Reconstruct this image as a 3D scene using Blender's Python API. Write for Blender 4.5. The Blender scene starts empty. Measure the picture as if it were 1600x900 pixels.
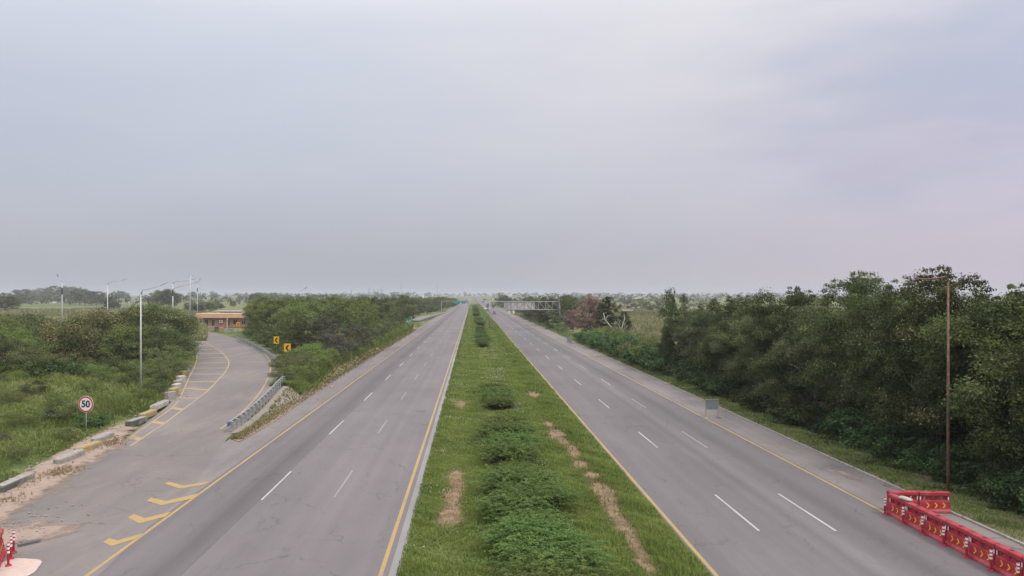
import bpy, bmesh, math, random
import numpy as np
from mathutils import Vector, Matrix
rad = math.radians
random.seed(7)
rng = np.random.default_rng(11)
S = bpy.context.scene
COL = S.collection

# ------------------------------------------------------------------ camera, sky, sun, exposure
CAM_H = 10.5
F = 1155.5            # focal length in pixels of the 1600 px wide photograph
VU, VV = 738.0, 462.0  # vanishing point of the highway
cam_d = bpy.data.cameras.new('camera')
cam = bpy.data.objects.new('camera', cam_d); COL.objects.link(cam)
cam.location = (0, 0, CAM_H); cam.rotation_euler = (rad(90), 0, 0)
cam_d.sensor_width = 36; cam_d.lens = F/1600*36
cam_d.shift_x = (800-VU)/1600; cam_d.shift_y = (VV-450)/1600
cam_d.clip_start = 0.5; cam_d.clip_end = 20000
S.camera = cam

SUN_EL, SUN_AZ = rad(54), rad(128)      # azimuth clockwise from +Y
w = bpy.data.worlds.new('World'); S.world = w; w.use_nodes = True
nt = w.node_tree; nt.nodes.clear()
def wn(t, **k):
    n = nt.nodes.new(t)
    for a, b in k.items(): setattr(n, a, b)
    return n
L = nt.links.new
out = wn('ShaderNodeOutputWorld'); bg = wn('ShaderNodeBackground'); bg2 = wn('ShaderNodeBackground'); mixs = wn('ShaderNodeMixShader')
sky = wn('ShaderNodeTexSky', sky_type='NISHITA', sun_disc=False, sun_elevation=SUN_EL, sun_rotation=SUN_AZ)
sky.air_density = 1.5; sky.dust_density = 4.0
bg.inputs['Strength'].default_value = 0.07
L(sky.outputs[0], bg.inputs['Color'])
tc = wn('ShaderNodeTexCoord'); sep = wn('ShaderNodeSeparateXYZ'); L(tc.outputs['Generated'], sep.inputs[0])
# the cloud deck: grey-lilac by the horizon, brighter overhead
ramp = wn('ShaderNodeValToRGB'); L(sep.outputs['Z'], ramp.inputs[0])
cr = ramp.color_ramp
cr.elements[0].position = 0.0; cr.elements[0].color = (0.495, 0.500, 0.530, 1)
cr.elements[1].position = 1.0; cr.elements[1].color = (2.1, 2.1, 2.14, 1)
for p, c in ((0.05, (0.500, 0.515, 0.570)), (0.16, (0.605, 0.630, 0.715)), (0.34, (0.735, 0.770, 0.860)), (0.6, (1.45, 1.46, 1.50))):
    e = cr.elements.new(p); e.color = (*c, 1)
# soft large clouds
mp = wn('ShaderNodeMapping'); mp.inputs['Scale'].default_value = (1.6, 1.6, 5.5); mp.inputs['Location'].default_value = (0.35, 0.1, 0.3)
L(tc.outputs['Generated'], mp.inputs[0])
nz = wn('ShaderNodeTexNoise'); nz.inputs['Scale'].default_value = 1.25; nz.inputs['Detail'].default_value = 5; nz.inputs['Roughness'].default_value = 0.45
L(mp.outputs[0], nz.inputs['Vector'])
r2 = wn('ShaderNodeValToRGB'); L(nz.outputs[0], r2.inputs[0])
r2.color_ramp.elements[0].position = 0.33; r2.color_ramp.elements[0].color = (0.93, 0.938, 0.965, 1)
r2.color_ramp.elements[1].position = 0.70; r2.color_ramp.elements[1].color = (1.05, 1.035, 1.02, 1)
mul = wn('ShaderNodeMix', data_type='RGBA', blend_type='MULTIPLY'); mul.inputs[0].default_value = 1
L(ramp.outputs[0], mul.inputs[6]); L(r2.outputs[0], mul.inputs[7])
# warmer, pinkish cloud towards the east (right of the road)
mr = wn('ShaderNodeMapRange'); mr.interpolation_type = 'SMOOTHSTEP'
mr.inputs['From Min'].default_value = 0.0; mr.inputs['From Max'].default_value = 0.62
lowz = wn('ShaderNodeMapRange'); L(sep.outputs['Z'], lowz.inputs['Value']); lowz.inputs['From Max'].default_value = .42; lowz.inputs['To Min'].default_value = 1; lowz.inputs['To Max'].default_value = .25
mxz = wn('ShaderNodeMath', operation='MULTIPLY'); L(sep.outputs['X'], mxz.inputs[0]); L(lowz.outputs[0], mxz.inputs[1]); L(mxz.outputs[0], mr.inputs['Value'])
pink = wn('ShaderNodeMix', data_type='RGBA', blend_type='MULTIPLY')
pink.inputs[7].default_value = (1.30, 1.14, 1.19, 1)
L(mr.outputs[0], pink.inputs[0]); L(mul.outputs[2], pink.inputs[6])
last = pink.outputs[2]
def cloud_spot(d, width, col, amount, aspect=2.6):
    # a soft cloud bank or gap around direction d, its rim broken by noise
    global last
    d = Vector(d).normalized()
    su = wn('ShaderNodeVectorMath', operation='SUBTRACT'); L(tc.outputs['Generated'], su.inputs[0]); su.inputs[1].default_value = d
    wz = wn('ShaderNodeTexNoise'); wz.inputs['Scale'].default_value = 4.5; wz.inputs['Detail'].default_value = 5; L(mp.outputs[0], wz.inputs['Vector'])
    wb = wn('ShaderNodeVectorMath', operation='MULTIPLY_ADD'); L(wz.outputs['Color'], wb.inputs[0]); wb.inputs[1].default_value = (.22, .22, .14); L(su.outputs[0], wb.inputs[2])
    of = wn('ShaderNodeVectorMath', operation='SUBTRACT'); L(wb.outputs[0], of.inputs[0]); of.inputs[1].default_value = (.11, .11, .07)
    sc_ = wn('ShaderNodeVectorMath', operation='MULTIPLY'); L(of.outputs[0], sc_.inputs[0]); sc_.inputs[1].default_value = (1, 1, aspect)
    ln = wn('ShaderNodeVectorMath', operation='LENGTH'); L(sc_.outputs[0], ln.inputs[0])
    m_ = wn('ShaderNodeMapRange'); m_.interpolation_type = 'SMOOTHERSTEP'; L(ln.outputs['Value'], m_.inputs['Value'])
    m_.inputs['From Min'].default_value = 0; m_.inputs['From Max'].default_value = width; m_.inputs['To Min'].default_value = amount; m_.inputs['To Max'].default_value = 0
    k = wn('ShaderNodeMix', data_type='RGBA', blend_type='MULTIPLY'); L(m_.outputs[0], k.inputs[0]); L(last, k.inputs[6]); k.inputs[7].default_value = (*col, 1); last = k.outputs[2]
cloud_spot((.30, .88, .34), .55, (1.09, 1.04, .99), 1.0, 1.6)     # bright thin cloud ahead, high up
cloud_spot((.53, .80, .235), .40, (.74, .80, .86), 1.0, 2.0)       # blue-grey bank to the right
cloud_spot((.52, .82, .165), .20, (1.14, 1.03, 1.01), .5, 6)       # thin pink streak under it
cloud_spot((-.50, .85, .12), .60, (.93, .95, .98), 1.0, 1.5)
L(last, bg2.inputs['Color']); bg2.inputs['Strength'].default_value = 1.0
mixs.inputs[0].default_value = 0.90
L(bg.outputs[0], mixs.inputs[1]); L(bg2.outputs[0], mixs.inputs[2]); L(mixs.outputs[0], out.inputs['Surface'])

sd = bpy.data.lights.new('sun', 'SUN'); sd.energy = 1.7; sd.angle = rad(14); sd.color = (1.0, 0.955, 0.90)
sun = bpy.data.objects.new('sun', sd); COL.objects.link(sun)
dirv = Vector((math.sin(SUN_AZ)*math.cos(SUN_EL), math.cos(SUN_AZ)*math.cos(SUN_EL), math.sin(SUN_EL)))
sun.rotation_euler = dirv.to_track_quat('Z', 'Y').to_euler(); sun.location = (0, 0, 60)
S.view_settings.view_transform = 'Standard'; S.view_settings.look = 'None'
S.view_settings.exposure = 0.0; S.view_settings.gamma = 1.0; S.view_settings.use_curve_mapping = False
S.cycles.use_denoising = True; S.cycles.denoising_prefilter = 'ACCURATE'; S.cycles.denoising_input_passes = 'RGB_ALBEDO_NORMAL'
S.cycles.max_bounces = 6; S.cycles.diffuse_bounces = 3; S.cycles.transparent_max_bounces = 12
S.cycles.volume_bounces = 0; S.cycles.sample_clamp_indirect = 4

# ------------------------------------------------------------------ helpers
def ss(a, b, x):
    t = np.clip((np.asarray(x, float)-a)/(b-a), 0, 1); return t*t*(3-2*t)
def hgt(x, y):
    """height of the land: a low embankment under the slip road, a rise beneath the far town"""
    left = 1.3*ss(52, 86, y)*(1-ss(230, 330, y))*ss(-17.6, -19.3, x)
    far = 9.0*ss(900, 3000, y)
    return left+far
def G(u, v, dz=0.0):
    """point of the land seen at pixel (u, v) of the photograph"""
    z = 0.0
    for _ in range(25):
        y = (CAM_H-z-dz)*F/(v-VV); x = (u-VU)/F*y
        z = 0.5*z+0.5*float(hgt(x, y))
    return Vector((x, y, z+dz))
def AT(u, v, y):
    return Vector(((u-VU)/F*y, y, CAM_H-(v-VV)/F*y))

def tag(o, label=None, cat=None, group=None, kind=None):
    if label: o['label'] = label
    if cat: o['category'] = cat
    if group: o['group'] = group
    if kind: o['kind'] = kind
    return o
def empty(name, loc=(0, 0, 0), rz=0, label=None, cat=None, group=None):
    o = bpy.data.objects.new(name, None); COL.objects.link(o)
    o.empty_display_size = .3
    o.location = loc; o.rotation_euler = (0, 0, rz); tag(o, label, cat, group); return o
def copy_tree(o, parent=None):
    c = o.copy(); COL.objects.link(c)
    if parent: c.parent = parent
    for ch in [k for k in o.children]: copy_tree(ch, c)
    return c
def ordinal(n):
    if n >= 70: return str(n)+'th'
    names = ['first','second','third','fourth','fifth','sixth','seventh','eighth','ninth','tenth','eleventh','twelfth','thirteenth','fourteenth','fifteenth','sixteenth','seventeenth','eighteenth','nineteenth','twentieth']
    if n <= 20: return names[n-1]
    tens = {2: 'twenty', 3: 'thirty', 4: 'forty', 5: 'fifty', 6: 'sixty'}[n//10]
    return tens+'-'+names[n % 10-1] if n % 10 else {2: 'twentieth', 3: 'thirtieth', 4: 'fortieth', 5: 'fiftieth', 6: 'sixtieth'}[n//10]

class MB:
    """collects shapes into ONE mesh"""
    def __init__(s): s.v = []; s.f = []; s.m = []; s.mi = 0
    def add(s, vs, fs):
        b = len(s.v); s.v += [tuple(p) for p in vs]; s.f += [tuple(i+b for i in f) for f in fs]; s.m += [s.mi]*len(fs)
    def box(s, c, d, rz=0, bev=0):
        x, y, z = [k/2 for k in d]; cx, cy, cz = c; co, si = math.cos(rz), math.sin(rz)
        def P(a, b, e): return (cx+a*co-b*si, cy+a*si+b*co, cz+e)
        if bev <= 0:
            vs = [P(a*x, b*y, e*z) for e in (-1, 1) for a, b in ((-1,-1),(1,-1),(1,1),(-1,1))]
            s.add(vs, [(3,2,1,0),(4,5,6,7),(0,1,5,4),(1,2,6,5),(2,3,7,6),(3,0,4,7)])
        else:
            k = bev; oct_ = [(-x+k,-y),(x-k,-y),(x,-y+k),(x,y-k),(x-k,y),(-x+k,y),(-x,y-k),(-x,-y+k)]
            def shr(p, t): return (math.copysign(max(abs(p[0])-t, 0), p[0]), math.copysign(max(abs(p[1])-t, 0), p[1]))
            rings = []
            for e, t in ((-z, k), (-z+k, 0), (z-k, 0), (z, k)):
                rings.append([P(*shr(p, t), e) for p in oct_])
            vs = [p for r in rings for p in r]; fs = [tuple(range(7, -1, -1)), tuple(range(24, 32))]
            for r in range(3):
                for i in range(8): fs.append((r*8+i, r*8+(i+1) % 8, r*8+8+(i+1) % 8, r*8+8+i))
            s.add(vs, fs)
        return s
    def tube(s, pts, rs, n=8, cap=True):
        pts = [Vector(p) for p in pts]
        if not hasattr(rs, '__len__'): rs = [rs]*len(pts)
        up = Vector((0.13, 0.21, 1)).normalized(); vs = []; fs = []
        for i, p in enumerate(pts):
            t = (pts[min(i+1, len(pts)-1)]-pts[max(i-1, 0)]).normalized()
            a = t.cross(up)
            if a.length < 0.25: a = t.cross(Vector((1, 0.1, 0)))
            a.normalize(); b = t.cross(a).normalized()
            for k in range(n):
                q = 2*math.pi*k/n; vs.append(p+(a*math.cos(q)+b*math.sin(q))*rs[i])
        for i in range(len(pts)-1):
            for k in range(n): fs.append((i*n+k, i*n+(k+1) % n, (i+1)*n+(k+1) % n, (i+1)*n+k))
        if cap: fs += [tuple(range(n-1, -1, -1)), tuple(range((len(pts)-1)*n, len(pts)*n))]
        s.add(vs, fs); return s
    def cyl(s, c, r, h, n=16, r2=None):
        return s.tube([c, (c[0], c[1], c[2]+h)], [r, r if r2 is None else r2], n)
    def prism(s, poly, axis, a, b):
        """extrude a polygon given in the plane across axis ('x','y','z') from a to b"""
        n = len(poly)
        def P(p, t): return {'x': (t, p[0], p[1]), 'y': (p[0], t, p[1]), 'z': (p[0], p[1], t)}[axis]
        vs = [P(p, a) for p in poly]+[P(p, b) for p in poly]
        s.add(vs, [tuple(range(n-1, -1, -1)), tuple(range(n, 2*n))]+[(i, (i+1) % n, n+(i+1) % n, n+i) for i in range(n)]); return s
    def build(s, name, mat, parent=None, smooth=False, recalc=True):
        me = bpy.data.meshes.new(name); me.from_pydata(s.v, [], s.f)
        mats = mat if isinstance(mat, (list, tuple)) else [mat]
        for m_ in mats: me.materials.append(m_)
        if len(mats) > 1: me.polygons.foreach_set('material_index', s.m)
        if recalc:
            bm = bmesh.new(); bm.from_mesh(me); bmesh.ops.recalc_face_normals(bm, faces=bm.faces); bm.to_mesh(me); bm.free()
        if smooth: me.polygons.foreach_set('use_smooth', [True]*len(me.polygons))
        o = bpy.data.objects.new(name, me); COL.objects.link(o)
        if parent: o.parent = parent
        return o

def np_mesh(name, V, Fc, mat, tint=None, parent=None, link=True, attr='tint', dom='FACE', smooth=False):
    """fast mesh from arrays; all faces have the same number of corners"""
    V = np.asarray(V, np.float32); Fc = np.asarray(Fc, np.int32); k = Fc.shape[1]
    me = bpy.data.meshes.new(name)
    me.vertices.add(len(V)); me.vertices.foreach_set('co', V.ravel())
    me.loops.add(Fc.size); me.loops.foreach_set('vertex_index', Fc.ravel())
    me.polygons.add(len(Fc)); me.polygons.foreach_set('loop_start', np.arange(0, Fc.size, k, dtype=np.int32))
    me.materials.append(mat)
    if smooth: me.polygons.foreach_set('use_smooth', np.ones(len(Fc), bool))
    if tint is not None:
        a = me.attributes.new(attr, 'FLOAT', dom); a.data.foreach_set('value', np.asarray(tint, np.float32))
    me.update(calc_edges=True); me.validate()
    o = bpy.data.objects.new(name, me)
    if link: COL.objects.link(o)
    if parent: o.parent = parent
    return o

# ------------------------------------------------------------------ materials
def nodes(m):
    nt = m.node_tree
    def N(t, **k):
        n = nt.nodes.new(t)
        for a, b in k.items():
            if a in n.inputs.keys(): n.inputs[a].default_value = b
            else: setattr(n, a, b)
        return n
    return nt, N, nt.links.new
def mat(name, c, rough=0.6, var=0.12, scale=3.0, c2=None, metal=0.0, bump=0.0, bscale=30, stretch=(1, 1, 1), dirt=None, dirt_amt=0.5, spec=0.4):
    """plain procedural material: colour broken by two noises, optional dirt patches and bump"""
    m = bpy.data.materials.new(name); m.use_nodes = True
    nt, N, L = nodes(m); b = nt.nodes['Principled BSDF']
    b.inputs['Roughness'].default_value = rough; b.inputs['Metallic'].default_value = metal
    b.inputs['Specular IOR Level'].default_value = spec
    t = N('ShaderNodeTexCoord'); mp = N('ShaderNodeMapping'); mp.inputs['Scale'].default_value = stretch
    L(t.outputs['Object'], mp.inputs[0])
    n1 = N('ShaderNodeTexNoise', Scale=scale, Detail=6.0, Roughness=0.6); L(mp.outputs[0], n1.inputs['Vector'])
    mr = N('ShaderNodeMapRange'); mr.inputs['From Min'].default_value = .3; mr.inputs['From Max'].default_value = .7
    L(n1.outputs[0], mr.inputs['Value'])
    mx = N('ShaderNodeMix', data_type='RGBA'); L(mr.outputs[0], mx.inputs[0])
    c2 = c2 or c
    mx.inputs[6].default_value = (*[k*(1-var) for k in c], 1); mx.inputs[7].default_value = (*[min(k*(1+var), 1) for k in c2], 1)
    o = mx.outputs[2]
    if dirt:
        n2 = N('ShaderNodeTexNoise', Scale=scale*.37, Detail=8.0, Roughness=0.65); L(t.outputs['Object'], n2.inputs['Vector'])
        m2 = N('ShaderNodeMapRange'); m2.inputs['From Min'].default_value = .5; m2.inputs['From Max'].default_value = .72; m2.inputs['To Max'].default_value = dirt_amt
        L(n2.outputs[0], m2.inputs['Value'])
        m3 = N('ShaderNodeMix', data_type='RGBA'); L(m2.outputs[0], m3.inputs[0]); L(o, m3.inputs[6]); m3.inputs[7].default_value = (*dirt, 1); o = m3.outputs[2]
    L(o, b.inputs['Base Color'])
    if bump:
        n3 = N('ShaderNodeTexNoise', Scale=bscale, Detail=4.0); L(t.outputs['Object'], n3.inputs['Vector'])
        bp = N('ShaderNodeBump', Strength=bump, Distance=0.02); L(n3.outputs[0], bp.inputs['Height']); L(bp.outputs[0], b.inputs['Normal'])
    return m
def leafmat(name, dark, light, trans=0.3, rough=0.7, accent=None, acc=0.12):
    m = bpy.data.materials.new(name); m.use_nodes = True
    nt, N, L = nodes(m); b = nt.nodes['Principled BSDF']; b.inputs['Roughness'].default_value = rough
    b.inputs['Specular IOR Level'].default_value = 0.12
    a = N('ShaderNodeAttribute', attribute_name='tint'); oi = N('ShaderNodeObjectInfo')
    ad = N('ShaderNodeMath', operation='MULTIPLY_ADD'); L(oi.outputs['Random'], ad.inputs[0]); ad.inputs[1].default_value = .45; ad.inputs[2].default_value = -.22
    su = N('ShaderNodeMath', operation='ADD', use_clamp=True); L(ad.outputs[0], su.inputs[0]); L(a.outputs['Fac'], su.inputs[1])
    mx = N('ShaderNodeMix', data_type='RGBA'); L(su.outputs[0], mx.inputs[0])
    mx.inputs[6].default_value = (*dark, 1); mx.inputs[7].default_value = (*light, 1)
    o = mx.outputs[2]
    if accent:
        g = N('ShaderNodeMath', operation='GREATER_THAN'); L(a.outputs['Fac'], g.inputs[0]); g.inputs[1].default_value = 1-acc
        m2 = N('ShaderNodeMix', data_type='RGBA'); L(g.outputs[0], m2.inputs[0]); L(o, m2.inputs[6]); m2.inputs[7].default_value = (*accent, 1); o = m2.outputs[2]
    # hue wander from plant to plant
    hs = N('ShaderNodeHueSaturation'); h = N('ShaderNodeMath', operation='MULTIPLY_ADD'); L(oi.outputs['Random'], h.inputs[0]); h.inputs[1].default_value = .05; h.inputs[2].default_value = .475
    L(h.outputs[0], hs.inputs['Hue']); L(o, hs.inputs['Color'])
    L(hs.outputs[0], b.inputs['Base Color'])
    tr = N('ShaderNodeBsdfTranslucent'); L(hs.outputs[0], tr.inputs['Color'])
    ms = N('ShaderNodeMixShader'); ms.inputs[0].default_value = trans
    L(b.outputs[0], ms.inputs[1]); L(tr.outputs[0], ms.inputs[2]); L(ms.outputs[0], nt.nodes['Material Output'].inputs['Surface'])
    return m

M = {}
M['leaf_dark'] = leafmat('dark foliage', (.034, .048, .018), (.150, .176, .062), accent=(.30, .31, .16), acc=.08)
M['leaf_bright'] = leafmat('fresh foliage', (.085, .125, .030), (.255, .320, .090), accent=(.20, .22, .09), acc=.06)
M['leaf_fresh'] = leafmat('mid green foliage', (.046, .066, .024), (.150, .190, .062), accent=(.20, .21, .10), acc=.06)
M['leaf_olive'] = leafmat('olive foliage', (.074, .094, .032), (.235, .265, .095), accent=(.21, .21, .12), acc=.07)
M['leaf_dusky'] = leafmat('dusky foliage', (.060, .058, .046), (.150, .140, .105), accent=(.26, .20, .18), acc=.12)
M['leaf_flecked'] = leafmat('yellow flecked foliage', (.060, .072, .028), (.150, .165, .065), accent=(.29, .245, .11), acc=.34)
M['leaf_creeper'] = leafmat('creeper foliage', (.034, .068, .022), (.125, .195, .062))
M['leaf_belt'] = leafmat('grey green foliage', (.050, .063, .027), (.190, .212, .088), accent=(.25, .26, .15), acc=.07)
M['leaf_under'] = leafmat('undergrowth foliage', (.026, .050, .018), (.090, .142, .048))
M['leaf_median'] = leafmat('feathery foliage', (.066, .106, .026), (.200, .270, .075), trans=.35)
M['leaf_brown'] = leafmat('dead foliage', (.17, .105, .08), (.34, .225, .18), trans=.1, accent=(.42, .33, .27), acc=.15)
M['leaf_pale'] = leafmat('pale foliage', (.25, .33, .22), (.42, .50, .36))
M['grass'] = leafmat('grass blades', (.105, .150, .028), (.290, .340, .095), trans=.3, accent=(.34, .35, .16), acc=.07)
M['weeds'] = leafmat('weed blades', (.115, .155, .040), (.300, .350, .115), trans=.35, accent=(.34, .32, .18), acc=.12)
M['dry_grass'] = leafmat('dry grass blades', (.21, .165, .09), (.42, .33, .21), trans=.2)
M['field_grass'] = leafmat('field grass', (.115, .125, .05), (.30, .275, .14), accent=(.34, .27, .17), acc=.12)
M['flower'] = leafmat('clover flowers', (.42, .44, .34), (.60, .62, .50))
M['bark'] = mat('bark', (.21, .18, .15), .9, .3, 6, bump=.6, bscale=20)
M['bleached'] = mat('bleached dead wood', (.42, .38, .33), .85, .2, 6, bump=.4)
M['galv'] = mat('galvanised steel', (.34, .35, .36), .55, .16, 4, metal=.4, dirt=(.25, .23, .21), dirt_amt=.5)
M['lamp_grey'] = mat('lamp steel', (.52, .53, .53), .5, .08, 3, metal=.3, dirt=(.3, .28, .26))
M['dark_steel'] = mat('dark steel', (.10, .105, .115), .5, .15, 4, metal=.4)
M['rust'] = mat('rust', (.17, .095, .07), .85, .35, 5, c2=(.22, .13, .10), bump=.3, dirt=(.10, .07, .06))
M['blue_paint'] = mat('blue paint', (.06, .12, .30), .5, .15, 5, dirt=(.3, .3, .3))
M['conc'] = mat('concrete', (.31, .285, .255), .9, .3, 4.5, bump=.4, bscale=25, dirt=(.18, .155, .13), dirt_amt=.7)
M['conc_white'] = mat('whitewashed concrete', (.44, .41, .37), .9, .3, 4.5, bump=.4, dirt=(.2, .17, .14), dirt_amt=.8)
M['conc_yellow'] = mat('yellow painted concrete', (.36, .27, .12), .85, .35, 5, bump=.5, dirt=(.24, .215, .18), dirt_amt=1.0)
M['conc_black'] = mat('black painted concrete', (.10, .095, .09), .85, .25, 3, bump=.4, dirt=(.34, .31, .28), dirt_amt=.9)
M['red'] = mat('red plastic', (.32, .013, .026), .6, .22, 2.2, c2=(.38, .034, .048), dirt=(.33, .17, .16), dirt_amt=.8)
M['chev_y'] = mat('yellow reflective tape', (.85, .42, .03), .5, .12, 8)
M['white_tape'] = mat('white reflective tape', (.78, .77, .76), .4, .06, 8)
M['sign_white'] = mat('white sign face', (.78, .78, .77), .4, .05, 3)
M['sign_red'] = mat('red sign ring', (.55, .03, .035), .4, .08, 3)
M['sign_black'] = mat('black sign print', (.02, .02, .022), .5, .1, 3)
M['sign_yellow'] = mat('yellow sign face', (.80, .42, .015), .45, .08, 3)
M['sign_green'] = mat('green sign face', (.012, .22, .13), .45, .12, 3)
M['sign_teal'] = mat('far green sign face', (.02, .26, .24), .45, .12, 3)
M['sign_back'] = mat('bare metal sign back', (.25, .275, .275), .5, .12, 2, metal=.4, dirt=(.16, .17, .16))
M['sheet'] = mat('weathered sheet', (.60, .55, .52), .6, .16, .6, stretch=(3, 3, .5), dirt=(.40, .34, .32), dirt_amt=.7)
M['brick_fascia'] = mat('peach rendered fascia', (.62, .40, .27), .8, .06, 1.5, dirt=(.45, .3, .22))
M['white_wall'] = mat('white wall', (.70, .69, .67), .8, .08, .2, dirt=(.5, .48, .45))
M['cream_wall'] = mat('cream wall', (.60, .54, .46), .8, .1, .2, dirt=(.42, .38, .33))
M['brick_far'] = mat('red brick', (.38, .17, .11), .85, .2, .3, dirt=(.45, .30, .22))
M['grey_wall'] = mat('grey wall', (.42, .42, .43), .85, .12, .2)
M['glass_dark'] = mat('dark window glass', (.03, .035, .045), .15, .1, 2, spec=.6)
M['car_red'] = mat('dark red car paint', (.16, .012, .02), .25, .08, 1, spec=.6)
M['car_white'] = mat('white car paint', (.72, .72, .72), .3, .04, 1)
M['car_dark'] = mat('dark car paint', (.035, .04, .05), .25, .1, 1, spec=.6)
M['car_silver'] = mat('silver car paint', (.42, .43, .45), .3, .06, 1, metal=.4)
M['rubber'] = mat('tyre rubber', (.02, .02, .02), .85, .2, 6)
M['lamp_glass'] = mat('lamp lens', (.75, .75, .72), .2, .03, 3)
M['tile'] = mat('orange roof tile', (.50, .20, .11), .8, .15, .4)

def brick_mat():
    m = bpy.data.materials.new('red brick wall'); m.use_nodes = True
    nt, N, L = nodes(m); b = nt.nodes['Principled BSDF']; b.inputs['Roughness'].default_value = .9
    t = N('ShaderNodeTexCoord'); mp = N('ShaderNodeMapping'); mp.inputs['Rotation'].default_value = (rad(90), 0, 0); L(t.outputs['Object'], mp.inputs[0])
    br = N('ShaderNodeTexBrick', Scale=1.0); br.inputs['Color1'].default_value = (.33, .135, .10, 1); br.inputs['Color2'].default_value = (.42, .185, .135, 1); br.inputs['Mortar'].default_value = (.40, .30, .25, 1)
    br.inputs['Mortar Size'].default_value = .02; br.inputs['Brick Width'].default_value = .5; br.inputs['Row Height'].default_value = .25
    L(mp.outputs[0], br.inputs['Vector']); L(br.outputs[0], b.inputs['Base Color']); return m
M['brick'] = brick_mat()

def asphalt(name, base, streak=.16, patch=.12, crack=0.0, tint2=None, special=None, dust=0.0):
    """worn asphalt in world metres: long wheel streaks, patches, chippings and optional cracks"""
    m = bpy.data.materials.new(name); m.use_nodes = True
    nt, N, L = nodes(m); b = nt.nodes['Principled BSDF']; b.inputs['Roughness'].default_value = .88; b.inputs['Specular IOR Level'].default_value = .25
    t = N('ShaderNodeTexCoord')
    def noise(sc, scale, det=5, rough=.55, dist=0):
        mp = N('ShaderNodeMapping'); mp.inputs['Scale'].default_value = sc; L(t.outputs['Object'], mp.inputs[0])
        n = N('ShaderNodeTexNoise', Scale=scale, Detail=float(det), Roughness=rough, Distortion=float(dist)); L(mp.outputs[0], n.inputs['Vector']); return n.outputs[0]
    def mr(v, a, b_, lo, hi):
        r = N('ShaderNodeMapRange'); L(v, r.inputs['Value'])
        for k, q in zip(('From Min', 'From Max', 'To Min', 'To Max'), (a, b_, lo, hi)): r.inputs[k].default_value = q
        return r.outputs[0]
    def mm(op, a, b_):
        k = N('ShaderNodeMath', operation=op)
        for i, q in enumerate((a, b_)):
            if isinstance(q, (int, float)): k.inputs[i].default_value = q
            else: L(q, k.inputs[i])
        return k.outputs[0]
    f = mm('MULTIPLY', mr(noise((1, .006, 1), 1.1, 4), .3, .7, 1-streak, 1+streak), mr(noise((1, .35, 1), .16, 6, .6), .3, .7, 1-patch, 1+patch))
    f = mm('MULTIPLY', f, mr(noise((1, 1, 1), 9, 3, .7), .3, .7, .95, 1.05))
    f = mm('MULTIPLY', f, mr(noise((1, 1, 1), 38, 3, .75), .3, .7, .84, 1.16))
    f = mm('MULTIPLY', f, mr(noise((1, .25, 1), .55, 6, .65, .4), .60, .74, 1.0, .88))       # old stains
    f = mm('MULTIPLY', f, mr(noise((.6, .12, 1), .9, 5, .6), .62, .72, 1.0, 1.07))            # dusty smears
    sp = N('ShaderNodeSeparateXYZ'); L(t.outputs['Object'], sp.inputs[0])
    if special == 'left':    # slow lane resurfaced darker, with a dark oil track; cut edge on the lane line
        wob = mm('MULTIPLY_ADD', noise((1, .2, 1), 1.5), .25); wob.node.inputs[2].default_value = -.125
        x = mm('ADD', sp.outputs[0], wob)
        lane = mm('LESS_THAN', mm('ADD', sp.outputs[0], mm('MULTIPLY', noise((1, .6, 1), 2.5), .09)), -10.90)
        f = mm('MULTIPLY', f, mr(mm('ABSOLUTE', mm('ADD', sp.outputs[0], mm('ADD', mm('MULTIPLY', noise((1, .6, 1), 2.5), .09), 10.90)), 0), .0, .05, .80, 1.0))
        f = mm('MULTIPLY', f, mr(lane, 0, 1, 1.0, .84))
        tr = mr(mm('ABSOLUTE', mm('ADD', x, 11.9), 0), 0, .75, .80, 1.0); f = mm('MULTIPLY', f, tr)
        tr = mr(mm('ABSOLUTE', mm('ADD', x, 13.6), 0), 0, .4, 1.08, 1.0); f = mm('MULTIPLY', f, tr)
        tr = mr(mm('ABSOLUTE', mm('ADD', x, 9.0), 0), 0, 1.2, .96, 1.0); f = mm('MULTIPLY', f, tr)
    if special == 'right':   # pale joint strip along the slow lane, dark wheel track, a square repair far off
        wob = mm('MULTIPLY_ADD', noise((1, .1, 1), 1.2), .3); wob.node.inputs[2].default_value = -.15
        x = mm('ADD', sp.outputs[0], wob)
        tr = mr(mm('ABSOLUTE', mm('ADD', x, -15.75), 0), .1, .55, 1.13, 1.0); f = mm('MULTIPLY', f, tr)
        tr = mr(mm('ABSOLUTE', mm('ADD', x, -17.5), 0), 0, 1.1, .80, 1.0); f = mm('MULTIPLY', f, tr)
        tr = mr(mm('ABSOLUTE', mm('ADD', x, -15.0), 0), 0, .35, .90, 1.0); f = mm('MULTIPLY', f, tr)
        inx = mm('MULTIPLY', mm('GREATER_THAN', sp.outputs[0], 9.4), mm('LESS_THAN', sp.outputs[0], 17.0))
        iny = mm('MULTIPLY', mm('GREATER_THAN', sp.outputs[1], 130), mm('LESS_THAN', sp.outputs[1], 205))
        f = mm('MULTIPLY', f, mr(mm('MULTIPLY', inx, iny), 0, 1, 1, .90))
    mx = N('ShaderNodeMix', data_type='RGBA', blend_type='MULTIPLY'); mx.inputs[0].default_value = 1; mx.inputs[6].default_value = (*base, 1)
    cc = N('ShaderNodeCombineColor'); [L(f, cc.inputs[i]) for i in range(3)]; L(cc.outputs[0], mx.inputs[7]); o = mx.outputs[2]
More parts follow.
